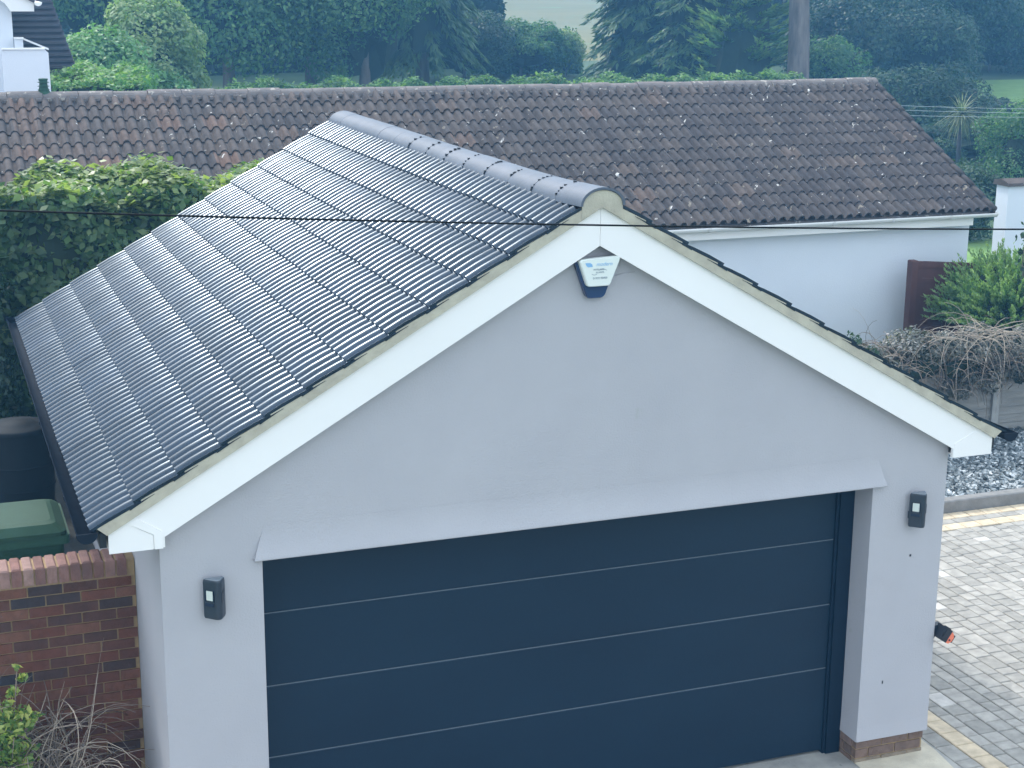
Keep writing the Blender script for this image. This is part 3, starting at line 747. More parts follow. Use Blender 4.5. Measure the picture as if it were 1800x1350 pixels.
def hedge(name, x0, x1, y0, y1, z0, z1, label, lm, n, size, cat='hedge', topamp=.12, inset=.12, aspect=.55, group=None, topbias=.3, tone_top=.25, loc=None):
    T = empty(name, ((x0+x1)/2, (y0+y1)/2, z0), label, cat, group)
    b = MB(); b.box((x0+inset, y0+inset, z0), (x1-inset, y1-inset, z1-inset-topamp*.6)); 
    dx, dy, dz = x1-x0, y1-y0, z1-z0; ar = np.array([dx*dz, dx*dz*.25, dy*dz, dy*dz, dx*dy*(1+topbias)]); ar /= ar.sum()
    f = rng.choice(5, n, p=ar); u = rng.random(n); v = rng.random(n); P = np.zeros((n, 3)); Nn = np.zeros((n, 3))
    def top(x, y): return z1+topamp*(np.sin(x*3.1+y)+.6*np.sin(x*7.3+1.3+y*4)+.4*np.sin(x*17+y*9))*.6
    X = x0+u*dx; Y = y0+v*dy; Z = z0+v*(top(X, y0)-z0)
    m = f == 0; P[m] = np.stack([X, np.full(n, y0), Z], 1)[m]; Nn[m] = (0, -1, 0)
    m = f == 1; P[m] = np.stack([X, np.full(n, y1), Z], 1)[m]; Nn[m] = (0, 1, 0)
    Yu = y0+u*dy
    m = f == 2; P[m] = np.stack([np.full(n, x0), Yu, Z], 1)[m]; Nn[m] = (-1, 0, 0)
    m = f == 3; P[m] = np.stack([np.full(n, x1), Yu, Z], 1)[m]; Nn[m] = (1, 0, 0)
    m = f == 4; P[m] = np.stack([X, Y, top(X, Y)], 1)[m]; Nn[m] = (0, 0, 1)
    bump = .09*(np.sin(P[:, 0]*6+P[:, 2]*5)+np.sin(P[:, 0]*2.3-P[:, 2]*3.7+P[:, 1]*3))
    P += Nn*(bump+rng.normal(size=n)*.05-.03)[:, None]
    P += rng.normal(size=P.shape)*.02
    t = np.clip(rng.random(n)*.75+np.where(f == 4, tone_top, 0), 0, 1)  # sunlight on the hedge top painted in as a lighter leaf tone
    fo = quads('foliage', leaves(P, Nn, size, aspect=aspect), lm, T, tone=t)
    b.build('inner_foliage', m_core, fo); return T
def stems(name, parent, mat_, base, n, length, curl, r, spread, up=.5, seg=7, tone=None, droop=.0):
    b = MB()
    for i in range(n):
        p = np.array(base(i), float); a = random.random()*2*math.pi
        d = np.array([math.cos(a)*spread, math.sin(a)*spread, up+random.random()*up]); d /= np.linalg.norm(d); L = length*random.uniform(.5, 1.3)/seg
        pts = [p.copy()]; cu = np.array([random.gauss(0, 1) for _ in range(3)])*curl
        for k in range(seg):
            d = d+cu/seg+np.array([0, 0, -droop*k/seg]); d /= np.linalg.norm(d); p = p+d*L; pts.append(p.copy())
        rr = r*random.uniform(.6, 1.3); b.tube(pts, [rr*(1-.6*k/seg) for k in range(seg+1)], 4, random.random() if tone is None else tone)
    return b.build(name, mat_, parent)

# ---- tall leafy hedge behind / left of the garage
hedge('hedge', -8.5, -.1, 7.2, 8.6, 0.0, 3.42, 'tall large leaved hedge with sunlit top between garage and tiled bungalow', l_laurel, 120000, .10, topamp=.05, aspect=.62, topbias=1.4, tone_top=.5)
H2 = hedge('ivy_hedge', -4.3, -3.28, 6.35, 7.1, .9, 2.75, 'dark ivy clad hedge in shade at the far end of the side passage', l_dark, 14000, .07, topamp=.08)

# ---- shrub in front of the brick wall (bottom left)
S1 = empty('bramble_bush', (-3.85, .75, 0), 'half dead bush with yellow green leaves in front of brick wall', 'bush')
def b1(i): return (random.uniform(-4.2, -3.25), random.uniform(.45, 1.1), random.uniform(.05, .72))
stems('dry_stems', S1, m_twig, b1, 620, .75, 1.8, .0042, .8, .55, droop=.8)
P = []; T_ = []
for (cx_, cy_, cz_, r_, n_) in ((-3.78, .65, .92, .22, 520), (-3.62, .70, .98, .13, 260), (-3.75, .6, .74, .24, 380), (-3.60, .62, .80, .12, 130), (-3.50, .7, 1.0, .05, 34), (-3.62, .75, 1.16, .04, 30), (-3.55, .75, 1.24, .03, 22), (-3.57, .75, 1.32, .02, 12), (-3.66, .7, 1.10, .04, 22), (-4.1, .6, .8, .3, 900)):
    q = rng.normal(size=(n_, 3)); q /= np.linalg.norm(q, axis=1)[:, None]; P.append(np.array([cx_, cy_, cz_])+q*r_*rng.random((n_, 1))**.4*np.array([1.1, .9, .8])); T_.append(rng.random(n_))
P = np.concatenate(P); T_ = np.concatenate(T_)
quads('foliage', leaves(P, rng.normal(size=P.shape), .05, up=.7, aspect=.5), l_bramble, S1, tone=T_)
b = MB(); b.tube([(-3.70, .7, .5), (-3.62, .72, .95), (-3.57, .75, 1.33)], .004, 5); b.tube([(-3.75, .7, .4), (-3.6, .7, .85), (-3.48, .7, 1.02)], .004, 5); b.build('shoot', m_twig, S1)

# ================================================================== TILED BUNGALOW
NX0, NX1 = -9.0, 10.43; EY, RY = 9.77, 13.0; EZ, RZ = 2.40, 3.98
N_ = empty('bungalow', (2, 13, 0), 'long white walled bungalow under weathered brown pantile roof', 'bungalow')
b = MB()
yw = 10.02; xr = float(at(1704, 395, Y=10.02)[0])
b.prism([(xr, yw, -.02), (xr, yw, 2.37), (xr, RY, 3.80), (xr, 16, 2.37), (xr, 16, -.02)], (-.25, 0, 0))
b.box((NX0, yw, -.02), (xr-.25, yw+.25, 2.37)); b.box((NX0, 15.75, -.02), (xr-.25, 16, 2.37))
b.build('wall', m_wwall, N_)
ang = math.atan2(RZ-EZ, RY-EY); slope = math.hypot(RY-EY, RZ-EZ)
b = MB()
b.prism([(NX0, EY+.02, EZ-.05), (NX0, RY, RZ-.06), (NX0, 16.2, EZ-.05), (NX0, 16.2, EZ-.08), (NX0, RY, RZ-.10), (NX0, EY+.02, EZ-.09)], (NX1-NX0-.02, 0, 0))
NR = b.build('roof', m_oldridge, N_)
def roll(t):
    t = (t+.32) % 1.0
    if t < .70: return max(0, 1-abs((t-.35)/.35)**2.4)**.6
    return 0
pitchN = .149; ncol = int(round((NX1+7.2)/(pitchN*2)))
x00 = NX1-ncol*2*pitchN
def ntone(a, r):
    x = x00+a; base = .62-.05*(x-0) if x < 10 else .2
    base = max(.12, min(.66, .60-.05*(x+3)))
    t = base+random.gauss(0, .17)
    if random.random() < .05: t += .3
    return max(0, min(1, t))
b = tiled((1, 0, 0), (0, math.cos(ang), math.sin(ang)), (0, -math.sin(ang), math.cos(ang)), (x00, EY-.03, EZ-.045), ncol, 12, pitchN, 2, (slope+.0)/12, .060, .028, roll, thick=.02, jit=.012, camber=.008, tonef=ntone, jn=.005, seg=12, aj=.004)
b.build('roof_tiles', m_oldtile, NR)
b = MB()     # ridge: butted half-round tiles, slightly uneven, + lumpy mortar
x = NX0
while x < NX1-.01:
    x2 = min(x+.45, NX1+.02); dz = random.uniform(-.012, .008)+.05*(1-(x+9)/19.4)-.035*math.sin((x+9)/19.4*math.pi); n = 10; vs = []
    for xx in (x+.004, x2-.004):
        for k in range(n+1):
            a = math.pi*(k/n)*1.0; vs.append((xx, RY-.125*math.cos(a), RZ-.05+.11*math.sin(a)+dz))
        vs.append((xx, RY+.125, RZ-.12)); vs.append((xx, RY-.125, RZ-.12))
    m = n+3; b.add(vs, [(k, (k+1) % m, m+(k+1) % m, m+k) for k in range(m)], .5, False); b.add(vs, [list(range(m))[::-1], list(range(m, 2*m))]); x = x2
x = -4.4
while x < NX1:
    r_ = random.uniform(.015, .035); p = np.array([x, RY-.135-random.random()*.02, RZ-.06+random.random()*.02]); b.box(p-r_*np.array([1.6, 1, .7]), p+r_*np.array([1.6, 1, .7])); x += random.uniform(.06, .2)
b.build('ridge', m_oldridge, NR)
# verge
b = MB(); nr_ = 12
for r in range(nr_):
    g = slope/12; a0, a1 = r*g, (r+1)*g+.04
    def S(s, n_, x): return (x, EY-.03+s*math.cos(ang)-n_*math.sin(ang), EZ-.045+s*math.sin(ang)+n_*math.cos(ang))
    b.prism([S(a0, .035, NX1), S(a1, .012, NX1), S(a1, -.06, NX1), S(a0, -.06, NX1)], (.035, 0, 0), random.random()*.3)
    b.tube([S(a0-.01, .050, NX1-.005), S((a0+a1)/2, .042, NX1-.005), S(a1, .026, NX1-.005)], [.042, .040, .036], 8, random.random()*.3+.1)
b.build('verge', m_oldtile, NR)
# gutter + fascia, white
b = MB(); b.box((NX0, EY+.06, 2.16), (NX1-.28, EY+.08, 2.36)); b.box((NX0, EY+.08, 2.16), (NX1-.28, yw+.05, 2.175)); b.box((NX1-.28, EY+.06, 2.16), (NX1-.265, yw+.0, 2.36)); b.build('fascia', m_white, N_)
b = MB(); n = 8; cy, cz = EY-.0, 2.335; vs = []
for xx in (NX0, NX1+.06):
    for rr in (.062, .054):
        for k in range(n+1): a = math.pi+math.pi*k/n; vs.append((xx, cy+rr*math.cos(a), cz+rr*math.sin(a)))
m = n+1; fs = []
for k in range(n): fs += [(k, k+1, 2*m+k+1, 2*m+k), (m+k, 3*m+k, 3*m+k+1, m+k+1), (2*m+k, 2*m+k+1, 3*m+k+1, 3*m+k)]
fs += [(0, 2*m, 3*m, m), (n, m+n, 3*m+n, 2*m+n)]
b.add(vs, fs, .5, True); b.prism([(NX1+.06, cy+.066*math.cos(math.pi+math.pi*k/n), cz+.066*math.sin(math.pi+math.pi*k/n)) for k in range(n+1)], (.006, 0, 0))
x = 9.7
while x > -4: b.prism([(x, cy+.070*math.cos(math.pi+math.pi*k/n), cz+.070*math.sin(math.pi+math.pi*k/n)) for k in range(n+1)]+[(x, cy+.063*math.cos(math.pi+math.pi*k/n), cz+.063*math.sin(math.pi+math.pi*k/n)) for k in range(n, -1, -1)], (.03, 0, 0)); x -= .95
b.build('gutter', m_white, N_)

# roof lantern / vent on the far left of the ridge
p = at(77, 160, Y=13.0)
V = empty('roof_vent', (p[0], 13.0, 3.95), 'small dark green louvred vent pot standing on the bungalow ridge', 'vent')
b = MB(); lathe(b, (p[0], 13.0), [(.085, 4.0), (.085, 4.03), (.07, 4.05), (.055, 4.10), (.05, 4.17), (.06, 4.19), (.06, 4.205), (0, 4.21)], 12); vb = b.build('pot', m_bin, V)
b = MB()
for z in (4.055, 4.10, 4.15): lathe(b, (p[0], 13.0), [(.05, z), (.082, z+.006), (.05, z+.018)], 12)
b.build('louvre', m_bin, V)

# ================================================================== TIMBER FENCE, GATE, PILLAR (right)
F_ = empty('timber_fence', (8, 6.95, 0), 'grey weathered horizontal board fence with concrete post behind the slate chippings', 'fence')
b = MB(); z = .05
while z < 1.05:
    for (xa, xb) in ((5.0, 6.62), (6.74, 8.46), (8.56, 10.3), (10.4, 12.2)):
        b.prism([(xa, 6.93+random.uniform(-.003, .003), z), (xa, 6.905, z), (xa, 6.925, z+.125), (xa, 6.94, z+.125)], (xb-xa, 0, 0), random.random())
    z += .105
b.build('boards', m_fence, F_)
for x in (6.68, 8.51, 10.35):
    b = MB(); b.box((x-.05, 6.87, -.02), (x+.05, 6.98, 1.12), bev=.015); b.build('post', m_conc, F_)
b = MB(); b.box((5.0, 6.89, -.02), (12.2, 6.94, .045)); b.build('gravel_board', m_conc, F_)
p = at(1597, 458, Y=9.6)
GT = empty('garden_gate', (p[0], 9.6, 0), 'dark brown panelled wooden gate standing open beside white bungalow wall', 'gate')
b = MB(); gx = p[0]; gy0, gy1 = 9.52, 9.62; zt2 = p[2]
# leaf swings out from the wall towards the viewer's right, top edge drops a little
Lx, Ly = 1.55, -.35
def gp(u, z, o=0): return (gx+.10+Lx*u, 9.58+Ly*u+o, z)
b.prism([gp(0, .08), gp(1, .08), gp(1, zt2-.09), gp(0, zt2-.01)], (0, .03, 0)); 
for (u0, u1, za, zb2) in ((0, .07, .08, None), (.93, 1, .08, None)):
    b.prism([gp(u0, za, -.018), gp(u1, za, -.018), gp(u1, zt2-.01-.08*u1, -.018), gp(u0, zt2-.01-.08*u0, -.018)], (0, .018, 0))
for zz, h_ in ((zt2-.10, .09), (zt2-.30, .05), (zt2-1.02, .10), (.12, .12)):
    b.prism([gp(.07, zz-.0, -.016), gp(.93, zz-.07, -.016), gp(.93, zz-.07+h_, -.016), gp(.07, zz+h_, -.016)], (0, .016, 0))
b.prism([gp(.07, zt2-.92, -.013), gp(.07, zt2-.86, -.013), gp(.93, zt2-.42, -.013), gp(.93, zt2-.48, -.013)], (0, .013, 0))
b.build('leaf', m_gate, GT)
b = MB(); b.box((gx, 9.50, -.02), (gx+.10, 9.62, zt2+.01), bev=.01); b.build('post', m_gate, GT)
# white wall end with brown coping at far right
p0 = at(1773, 330, Y=12.0)
PW = empty('white_garden_wall', (p0[0]+1, 12, 0), 'white garden wall end with brown tile coping at the right edge of view', 'wall')
b = MB(); b.box((p0[0], 12, -.03), (p0[0]+4, 12.3, 2.36)); b.build('wall', m_wwall, PW)
b = MB(); b.prism([(p0[0]-.04, 11.95, 2.36), (p0[0]-.04, 12.35, 2.36), (p0[0]-.04, 12.33, 2.44), (p0[0]-.04, 12.15, 2.47), (p0[0]-.04, 11.96, 2.41)], (4.1, 0, 0)); b.build('coping', m_oldtile, PW)

# climbing shrub over the fence
C1 = empty('dry_climber', (8, 6.9, 0), 'tangled grey climber with dry straw coloured stems over the fence', 'climber')
pl_ = []; nl = []; tl = []
for (cx_, cz_, rx, rz2, n_) in ((8.0, 1.12, .75, .34, 7000), (7.2, 1.10, .55, .30, 4200), (8.9, 1.05, .75, .36, 6000), (6.55, 1.12, .40, .22, 1500), (9.9, 1.0, .7, .4, 4000), (8.1, .78, .5, .22, 2500)):
    q, nn_, t_ = blob_points(n_, (cx_, 6.85, cz_), (rx, .38, rz2), k=14, spread=.5); pl_.append(q); nl.append(nn_); tl.append(t_)
P = np.concatenate(pl_); Nn = np.concatenate(nl); t = np.concatenate(tl)
fo = quads('foliage', leaves(P, Nn, .05), l_dry, C1, tone=t**2)
b = MB()
for (cx_, cz_, rx, rz2) in ((8.0, 1.08, .6, .26), (7.2, 1.05, .45, .22), (8.9, 1.0, .65, .28), (9.9, 1.0, .6, .3)): core(b, (cx_, 6.9, cz_), (rx, .26, rz2), seed=int(cx_*7))
b.build('inner_foliage', m_core, fo)
def b2(i): return (random.uniform(6.3, 9.8), random.uniform(6.45, 6.9), random.uniform(.7, 1.35))
stems('dry_stems', C1, m_twig, b2, 420, .55, 1.5, .005, .9, .35, droop=.9)
def b3(i): return (random.gauss(7.95, .22), random.uniform(6.38, 6.6), random.gauss(1.42, .04))
stems('straw', C1, m_twig, b3, 55, .95, 1.1, .0045, .95, .12, droop=1.2, tone=.95)
fo2 = []
q, nn_, t_ = blob_points(900, (6.35, 6.8, 1.30), (.28, .25, .16), k=12, spread=.5)
quads('green_foliage', leaves(q, nn_, .05), l_dark, C1, tone=t_)

# green conifer shrub beyond the fence at right
def spray_bush(name, cx_, cy_, z0, z1, r_, label, lm, nb, n, size, cat='shrub'):
    T = empty(name, (cx_, cy_, z0), label, cat)
    Pl = []; Dl = []; tl = []
    b = MB(); b.tube([(cx_, cy_, z0), (cx_, cy_, z0+(z1-z0)*.7)], [.05, .02], 6)
    for i in range(nb):
        d = rng.normal(size=3); d[2] = abs(d[2])*.8+.15; d /= np.linalg.norm(d); L = np.array([r_, r_, (z1-z0)*.52])
        st = np.array([cx_, cy_, z0+(z1-z0)*.42])+d*L*rng.uniform(.1, .5); en = np.array([cx_, cy_, z0+(z1-z0)*.42])+d*L*rng.uniform(.8, 1.15)
        s = rng.random(n)[:, None]; p = st+(en-st)*s+rng.normal(size=(n, 3))*.035*(1.2-s); Pl.append(p); dd = (en-st)/np.linalg.norm(en-st)+np.array([0, 0, .35])+rng.normal(size=(n, 3))*.6; Dl.append(dd); tl.append(np.clip(.1+.6*s[:, 0]+.3*rng.random(n), 0, 1))
    b.build('stem', m_bark, T)
    P = np.concatenate(Pl); D = np.concatenate(Dl); D /= np.linalg.norm(D, axis=1)[:, None]; nn = rng.normal(size=P.shape); s = np.cross(nn, D); s /= np.linalg.norm(s, axis=1)[:, None]
    L = size*rng.uniform(.5, 1.5, (len(P), 1)); V = np.stack([P-D*L*.5, P+s*L*.16, P+D*L*.5, P-s*L*.16], 1)
    fo = quads('foliage', V, lm, T, tone=np.concatenate(tl)); b = MB(); core(b, (cx_, cy_, z0+(z1-z0)*.42), (r_*.62, r_*.62, (z1-z0)*.34), seed=3); b.build('inner_foliage', m_core, fo)
    return T
spray_bush('conifer_shrub', 10.12, 8.75, 0, 2.12, 1.12, 'fresh green feathery conifer shrub beside the brown gate', l_conb, 850, 120, .055)
spray_bush('feathery_shrub', 11.5, 10.4, 0, 1.75, .75, 'pale feathery shrub in front of white garden wall at right edge', l_light, 200, 60, .05)
pz = at(1800, 400, Y=8.2)
LB = empty('climbing_rose', (pz[0]+.1, 8.2, 0), 'dark leaved climbing shoots at the right edge in front of white wall', 'climbing plant')
b = MB(); b.tube([(pz[0]+.15, 8.2, 0), (pz[0]+.12, 8.2, 1.2), (pz[0]+.02, 8.2, 2.0), (pz[0]+.05, 8.2, 2.45)], [.015, .012, .008, .004], 5); b.build('stem', m_bark, LB)
nl_ = 120; P = np.stack([pz[0]+.04+np.abs(rng.normal(size=nl_))*.12-.06, 8.2+rng.normal(size=nl_)*.08, rng.uniform(1.2, 2.45, nl_)], 1)
quads('foliage', leaves(P, rng.normal(size=P.shape), .085, aspect=.6), l_dark, LB)

# ================================================================== LEFT: WHITE HOUSE + DARK ROOF
q = lambda px, py, Y: at(px, py, Y=Y)
HS = empty('white_house', (-4, 20, 0), 'white rendered house gable with white bargeboard at top left', 'house')
yh = 17.5
c0 = q(20, 20, yh); xw = c0[0]
b = MB(); b.prism([(-10, yh, -.02), (xw, yh, -.02), (xw, yh, 5.08), (-6.0, yh, 7.6), (-10, yh, 5.1)], (0, 8, 0)); b.build('wall', m_wwall, HS)
b = MB(); e0 = q(60, 20, yh-.15); zb0 = e0[2]
b.prism([(xw-.02, yh-.17, zb0), (e0[0], yh-.17, zb0), (e0[0], yh-.17, zb0+.14), (e0[0]-.20, yh-.17, zb0+.27), (-6.0, yh-.17, 8.0), (-6.0, yh-.17, 7.75), (xw-.10, yh-.17, zb0+.12)], (0, .17, 0)); b.build('bargeboard', m_white, HS)
b = MB(); b.box((e0[0]-.02, yh, zb0), (e0[0], yh+8, zb0+.14)); b.box((xw+.002, yh, zb0), (e0[0]-.02, yh+8, zb0+.02)); b.build('soffit', m_white, HS)
b = MB(); b.prism([(e0[0]+.015, yh-.22, zb0+.16), (e0[0]-.25, yh-.22, zb0+.33), (-6.0, yh-.22, 8.08), (-6.0, yh-.22, 8.02), (e0[0]-.25, yh-.22, zb0+.27), (e0[0]+.015, yh-.22, zb0+.12)], (0, 8.3, 0)); b.build('roof', m_slate, HS)
b = MB(); n = 8; gc = (e0[0]+.06, zb0+.14)
b.prism([(gc[0]+.06*math.cos(math.pi+math.pi*k/n), yh-.25, gc[1]+.06*math.sin(math.pi+math.pi*k/n)) for k in range(n+1)], (0, 8.3, 0)); b.build('gutter', m_white, HS)
# balcony parapet
pa = q(85, 92, 16.4)
b = MB(); x1 = pa[0]; zt3 = q(60, 87, 16.4)[2]
b.prism([(xw-.25, 16.4, 2), (x1+.02, 16.4, 2), (x1, 16.4, zt3-.05), (x1-.05, 16.4, zt3), (xw-.25, 16.4, zt3)], (0, .12, 0)); 
b.box((xw+.002, 17.3, 2), (xw+.13, 17.42, zt3+.12))
b.build('balcony_parapet', m_wwall, HS)
b = MB(); b.box((xw-.25, 16.38, zt3), (x1-.05, 16.54, zt3+.02)); b.prism([(xw+.13, 17.30, zt3+.14), (x1+.02, 16.55, zt3+.01), (x1+.02, 16.55, zt3-.02), (xw+.13, 17.30, zt3+.11)], (.0, .03, 0)); b.box((xw+.002, 17.28, zt3+.12), (xw+.14, 17.45, zt3+.145)); b.build('coping', m_white, HS)
# dark slatted outbuilding roof
yo = 23.0
rA = q(139, 115, yo); 
OB = empty('outbuilding', (rA[0]-4, 26, terrain(0, 26)), 'outbuilding with steep dark ridged roof behind the white house', 'outbuilding')
rng_h = 30; b = MB(); zlo = rA[2]-.25
up_ = np.array([-.012, .50, .866]); 
L_ = .115
for i in range(30):
    z = zlo+i*L_*.95; y = yo+i*L_*.62; xe = rA[0]-i*.0275
    b.prism([(rA[0]-8, y, z), (xe, y, z), (xe, y+L_*.62, z+L_*.95), (rA[0]-8, y+L_*.62, z+L_*.95)], (0, -.0, -.01), random.random())
    b.box((rA[0]-8, y-.07, z-.02), (xe, y+.01, z+.03), random.random())
b.build('roof', m_slate, OB)
b = MB(); b.box((rA[0]-8, yo+.3, 0), (rA[0]-.3, yo+4, zlo+.2)); b.build('wall', m_wwall, OB)

# ================================================================== FAR GARDEN
def X(px, Y, py=100): return float(at(px, py, Y=Y)[0])
# low clipped hedge with sunlit top (left), behind the bungalow
pT = q(200, 118, 26); pB = q(200, 140, 22.0)
hedge('clipped_hedge', X(60, 21)-1, X(262, 21), 21.0, 24.5, terrain(0, 22), q(180, 141, 21)[2], 'low clipped hedge with sunlit top behind the bungalow ridge at left', l_light, 26000, .10, topamp=.05, topbias=1.5, tone_top=.4)
bushes = [
 ('bush', 168, 29, 3.9, 1.25, 'rounded fresh green bush beside the dark ridged roof', 'bush', l_light, 22000, .13, 1.5),
 ('bush', 252, 31, 4.7, 1.3, 'tall pale yellowish green bush right of the rounded one', 'bush', l_yell, 30000, .13, 2.3),
 ('bush', 255, 29.5, 3.0, 1.6, 'low sprawling pale green bush below the tall pale bush', 'bush', l_light, 18000, .12, 1.0),
]
for (nm, px, Y, h, rw, lab, cat, lm, n, s_, cr) in bushes:
    x = X(px, Y); tree(nm, x, Y, h, rw, lab, cat, lm, n=n, size=s_, trunk=.06, cr=cr, k=34, group='bushes beside the dark ridged roof')
tr = [
 ('broadleaf_tree', 175, 44, 10.5, 3.2, 'dark mid green tree rising behind the light bushes at far left', l_mid, 30000, .2, 4.8),
 ('broadleaf_tree', 400, 42, 9.5, 3.3, 'dense bluish dark tree standing right of the pale bushes', l_mid, 42000, .17, 4.7),
 ('broadleaf_tree', 545, 45, 10.5, 3.6, 'tall dark tree behind the middle of the left tree group', l_dark, 36000, .18, 5.2),
 ('broadleaf_tree', 640, 41, 8.5, 2.5, 'mid green tree with lit leaf clumps left of the drooping cedar', l_mid, 36000, .15, 4.2),
]
for (nm, px, Y, h, rw, lab, lm, n, s_, cr) in tr:
    tree(nm, X(px, Y), Y, h, rw, lab, 'tree', lm, n=n, size=s_, trunk=.22, cr=cr, k=60)
conifer('cedar', X(742, 46), 46, 11, 2.5, 'cedar with drooping branches left of the field gap', l_con, nb=420, n=80, size=.22, droop=.75, zlow=.16)
tree('round_shrub', X(915, 50), 50, 2.15, 2.1, 'round dark shrub under the gap that shows the pale field', 'shrub', l_mid, n=22000, size=.13, trunk=.08, cr=1.05, k=36)
tree('round_shrub', X(815, 49), 49, 2.6, 2.2, 'low dark shrub beneath the drooping cedar', 'shrub', l_dark, n=18000, size=.13, trunk=.08, cr=1.3, k=36)
tree('sunlit_shrub', X(995, 50), 50, 1.9, .7, 'small sunlit pale shrub at the right side of the field gap', 'shrub', l_yell, n=9000, size=.10, trunk=.04, cr=.95)
conifer('cypress', X(1135, 46), 46, 12, 2.55, 'broad dark cypress right of the field gap', l_con, nb=520, n=85, size=.24, droop=.5)
conifer('cypress', X(1225, 43), 43, 11, 2.6, 'middle cypress partly hidden between two feathery neighbours', l_con, nb=380, n=75, size=.2, droop=.35)
conifer('cypress', X(1300, 40), 40, 10, 2.1, 'bright feathery cypress with upswept sprays left of the bare trunk', l_conb, nb=420, n=80, size=.2, droop=.12, upcurl=.35)
# big bare trunk
xt = X(1402, 38, 145); zt0 = terrain(xt, 38)
TT = empty('tall_pine', (xt, 38, zt0), 'tall tree with thick bare grey trunk right of the cypresses', 'tree')
wpx = 2810/47.
b = MB(); pts = [(xt+.04, 38, zt0-.1), (xt, 38, zt0+1.4), (xt-.03, 38, zt0+2.6), (xt-.09, 38, zt0+3.8), (xt-.12, 38, zt0+6), (xt, 38, zt0+11), (xt, 38, zt0+15)]
b.tube(pts, [.48, .37, .35, .33, .31, .26, .1], 14)
for k in range(9):
    a = k*2.1; z = zt0+8+k*.75; b.tube([(xt, 38, z), (xt+1.4*math.cos(a), 38+1.4*math.sin(a), z+.3), (xt+2.6*math.cos(a), 38+2.6*math.sin(a), z+.2)], [.11, .07, .03], 6)
b.build('trunk', m_bark, TT)
P, Nn, t = blob_points(26000, (xt, 38, zt0+12.5), (3.2, 3.2, 3.4), k=46); quads('crown', leaves(P, Nn, .24, aspect=.25), l_con, TT, tone=t)
tr2 = [
 ('broadleaf_tree', 1500, 50, 11, 3.4, 'deep shaded tree just right of the bare trunk', l_dark, 34000, .19, 5.6),
 ('broadleaf_tree', 1640, 47, 11, 3.6, 'deep shaded tree behind the strap leaved palm', l_dark, 38000, .18, 5.6),
 ('broadleaf_tree', 1775, 53, 11, 3.4, 'shaded tree at the right edge above the sunlit lawn', l_dark, 34000, .17, 5.0),
]
for (nm, px, Y, h, rw, lab, lm, n, s_, cr) in tr2: tree(nm, X(px, Y), Y, h, rw, lab, 'tree', lm, n=n, size=s_, trunk=.25, cr=cr, k=60)
tree('low_shrub', X(1465, 39, 140), 39, 2.6, 1.5, 'low shrub with pale leaves at the foot of the bare trunk', 'shrub', l_mid, n=14000, size=.12, trunk=.07, cr=1.2)
tree('low_shrub', X(1575, 33, 260), 33, 2.3, 1.9, 'wide dark shrub left of the strap leaved palm', 'shrub', l_dark, n=15000, size=.11, trunk=.07, cr=1.1)
tree('garden_shrub', X(1812, 25, 260), 25, 2.4, 1.3, 'large rounded green shrub at right edge below the sunlit lawn', 'shrub', l_mid, n=24000, size=.09, trunk=.07, cr=1.5)
tree('garden_shrub', X(1680, 20, 330), 20, 1.7, 1.5, 'dark low shrub behind the end of the bungalow roof', 'shrub', l_dark, n=14000, size=.08, trunk=.05, cr=.85)
tree('yellow_flower_bush', X(1728, 13, 455), 13, .95, .42, 'small bush with yellow flower spikes beyond the bungalow corner', 'bush', l_yell, n=3000, size=.05, trunk=.02, cr=.4)
for (px, Y, h, rw, lab) in ((1480, 44, 3.6, 2.4, 'dark undergrowth bush to the right of the low pale leaved shrub'), (1610, 43, 3.7, 2.6, 'dark undergrowth bush high behind the strap leaved palm'), (1740, 49, 3.6, 2.5, 'dark undergrowth bush above the far end of the sunlit lawn'), (1840, 49, 3.5, 2.3, 'dark undergrowth bush at the right edge above the sunlit lawn')):
    tree('undergrowth_bush', X(px, Y), Y, h, rw, lab, 'bush', l_dark, n=22000, size=.15, trunk=.06, cr=h*.52, k=44, group='undergrowth at the foot of the shaded trees')
tree('low_shrub', X(1650, 33), 33, 2.35, 1.9, 'dark shrub behind the strap leaved palm', 'shrub', l_dark, n=16000, size=.11, trunk=.07, cr=1.15)
tree('low_shrub', X(1755, 35), 35, 1.0, 2.2, 'dark shrub just in front of the sunlit lawn', 'shrub', l_dark, n=16000, size=.11, trunk=.04, cr=.6)
tree('low_shrub', X(1700, 30), 30, 1.15, 2.0, 'low dark shrub at the foot of the strap leaved palm', 'shrub', l_dark, n=14000, size=.10, trunk=.04, cr=.6)
# cordyline
pc = at(1690, 200, Y=27); zc = terrain(0, 27)
CD = empty('cabbage_palm', (pc[0], 27, zc), 'spiky strap leaved palm beyond the right end of the tiled roof', 'palm')
b = MB(); b.tube([(pc[0], 27, zc-.05), (pc[0], 27, pc[2]-.05)], [.07, .05], 8); b.build('trunk', m_slate, CD)
Q = []; T_ = []
for i in range(210):
    d = rng.normal(size=3); d[2] = d[2]*.8+.1; d /= np.linalg.norm(d); L = random.uniform(.7, 1.25); p = np.array([pc[0], 27, pc[2]]); s = np.cross(d, [0, 0, 1.]); s /= np.linalg.norm(s)+1e-9; prev = p; w0 = .026
    for k in range(5):
        d = d+np.array([0, 0, -.14-.1*k*.5]); d /= np.linalg.norm(d); nx = prev+d*L/5; w1 = w0*(1-(k+1)/5.2); Q.append([prev-s*w0, prev+s*w0, nx+s*w1, nx-s*w1]); prev = nx; w0 = w1; T_.append(random.random()**1.5)
quads('crown', np.array(Q), l_cord, CD, tone=T_)
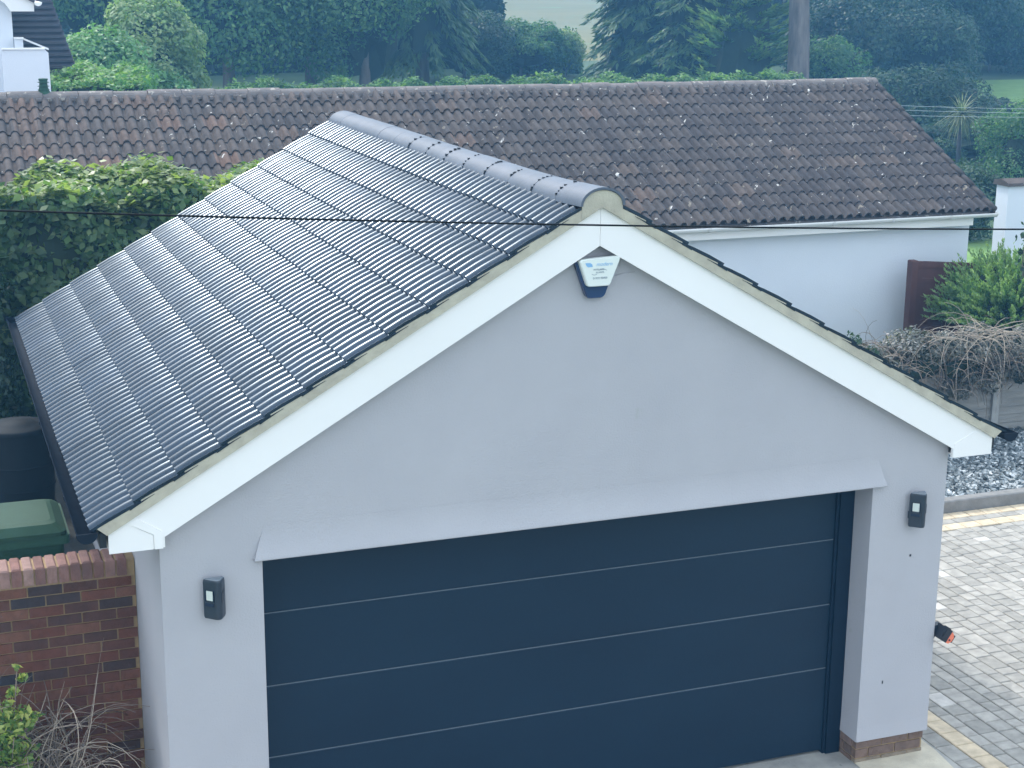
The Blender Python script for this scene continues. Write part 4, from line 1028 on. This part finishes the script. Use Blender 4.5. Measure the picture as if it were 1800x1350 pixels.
# boundary hedges as far backdrop
hedge('boundary_hedge', X(262, 36), X(1375, 36), 34.5, 35.6, terrain(0, 35)-.1, 2.50, 'low shaded boundary hedge running behind the bungalow ridge', l_mid, 46000, .12, topamp=.13, tone_top=.45, topbias=2)
hedge('woodland_hedge', X(1330, 56), X(1330, 56)+26, 55, 57.5, 1.6, 7.5, 'tall dark woodland hedge closing the right background', l_dark, 30000, .26, topamp=.6)
hedge('woodland_hedge', X(-150, 56), X(870, 56), 55, 57.5, 1.6, 7.5, 'tall dark woodland hedge closing the left background', l_dark, 34000, .26, topamp=.6)
hedge('field_hedge', -60, 130, 150, 154, 4, 7.0, 'distant hedge line at the far side of the pale field', l_mid, 20000, .9, topamp=1.2, inset=.4)
hedge('field_edge_hedge', X(835, 52), X(1012, 52), 51.5, 53, 1.6, 3.0, 'dark hedge in front of the pale field gap', l_mid, 14000, .13, topamp=.5, tone_top=.3)
# bright lawn strips
def sheet(name, pts, m): b = MB(); b.add(pts, [list(range(len(pts)))], .5); o = b.build(name, m); o['kind'] = 'structure'; return o
m_lawn = mat('bright_lawn', (.13, .24, .06), (.18, .30, .08), rough=.95, scale=1.5, detail=8, bump=.8, bscale=18)
def lawn(name, x0, x1, y0, y1):
    xs = np.linspace(x0, x1, 8); ys = np.linspace(y0, y1, 8); vs = [(x, y, terrain(x, y)+.12) for y in ys for x in xs]
    b = MB(); b.add(vs, [(j*8+i, j*8+i+1, (j+1)*8+i+1, (j+1)*8+i) for j in range(7) for i in range(7)], .5, True); o = b.build(name, m_lawn); o['kind'] = 'structure'
lawn('lawn', X(1690, 42), X(1690, 42)+14, 39.8, 46)
lawn('lawn', 11, 22, 13.5, 19.5)

# ================================================================== CABLES
def cable(name, a, c, r, sag, label, m, group=None):
    pts = []
    for i in range(31):
        t = i/30; p = np.array(a)*(1-t)+np.array(c)*t; p[2] -= sag*4*t*(1-t); pts.append(p)
    b = MB(); b.tube([p-np.array(a) for p in pts], r, 6); o = b.build(name, m); o.location = a; tag(o, label, 'cable', group)
pa, pm, pc_ = at(0, 370, Y=-4), at(900, 394, Y=-4), at(1800, 403, Y=-4)
d = pc_-pa
cable('overhead_cable', pa-d*.9+np.array([0, 0, .087]), pc_+d*.9+np.array([0, 0, .087]), .0036, .10, 'black overhead cable crossing in front of the garage gable', m_cable)
for (ya, yb, lab) in ((184, 192, 'topmost thin grey wire beyond the tiled roof end'), (192, 199, 'middle thin grey wire beyond the tiled roof end'), (202, 206, 'lowest thin grey wire beyond the tiled roof end')):
    a = at(1500, ya-2, Y=17); c = at(1860, yb, Y=17); cable('garden_wire', a, c, .004, .02, lab, m_fcable, 'thin wires beyond the tiled roof')

# ================================================================== HAZE
b = MB(); b.box((-155, -40, -1.2), (235, 290, 22)); hz = b.build('haze', m_white); hz['kind'] = 'stuff'; hz['label'] = 'thin blue haze over the whole scene'; hz['category'] = 'haze'
hm = bpy.data.materials.new('haze'); hm.use_nodes = True; n_ = hm.node_tree; n_.nodes.clear(); ou = n_.nodes.new('ShaderNodeOutputMaterial'); pv = n_.nodes.new('ShaderNodeVolumePrincipled')
pv.inputs['Color'].default_value = (.20, .56, 1.0, 1); pv.inputs['Density'].default_value = .0028; pv.inputs['Anisotropy'].default_value = .3
n_.links.new(pv.outputs[0], ou.inputs['Volume']); hz.data.materials.clear(); hz.data.materials.append(hm)
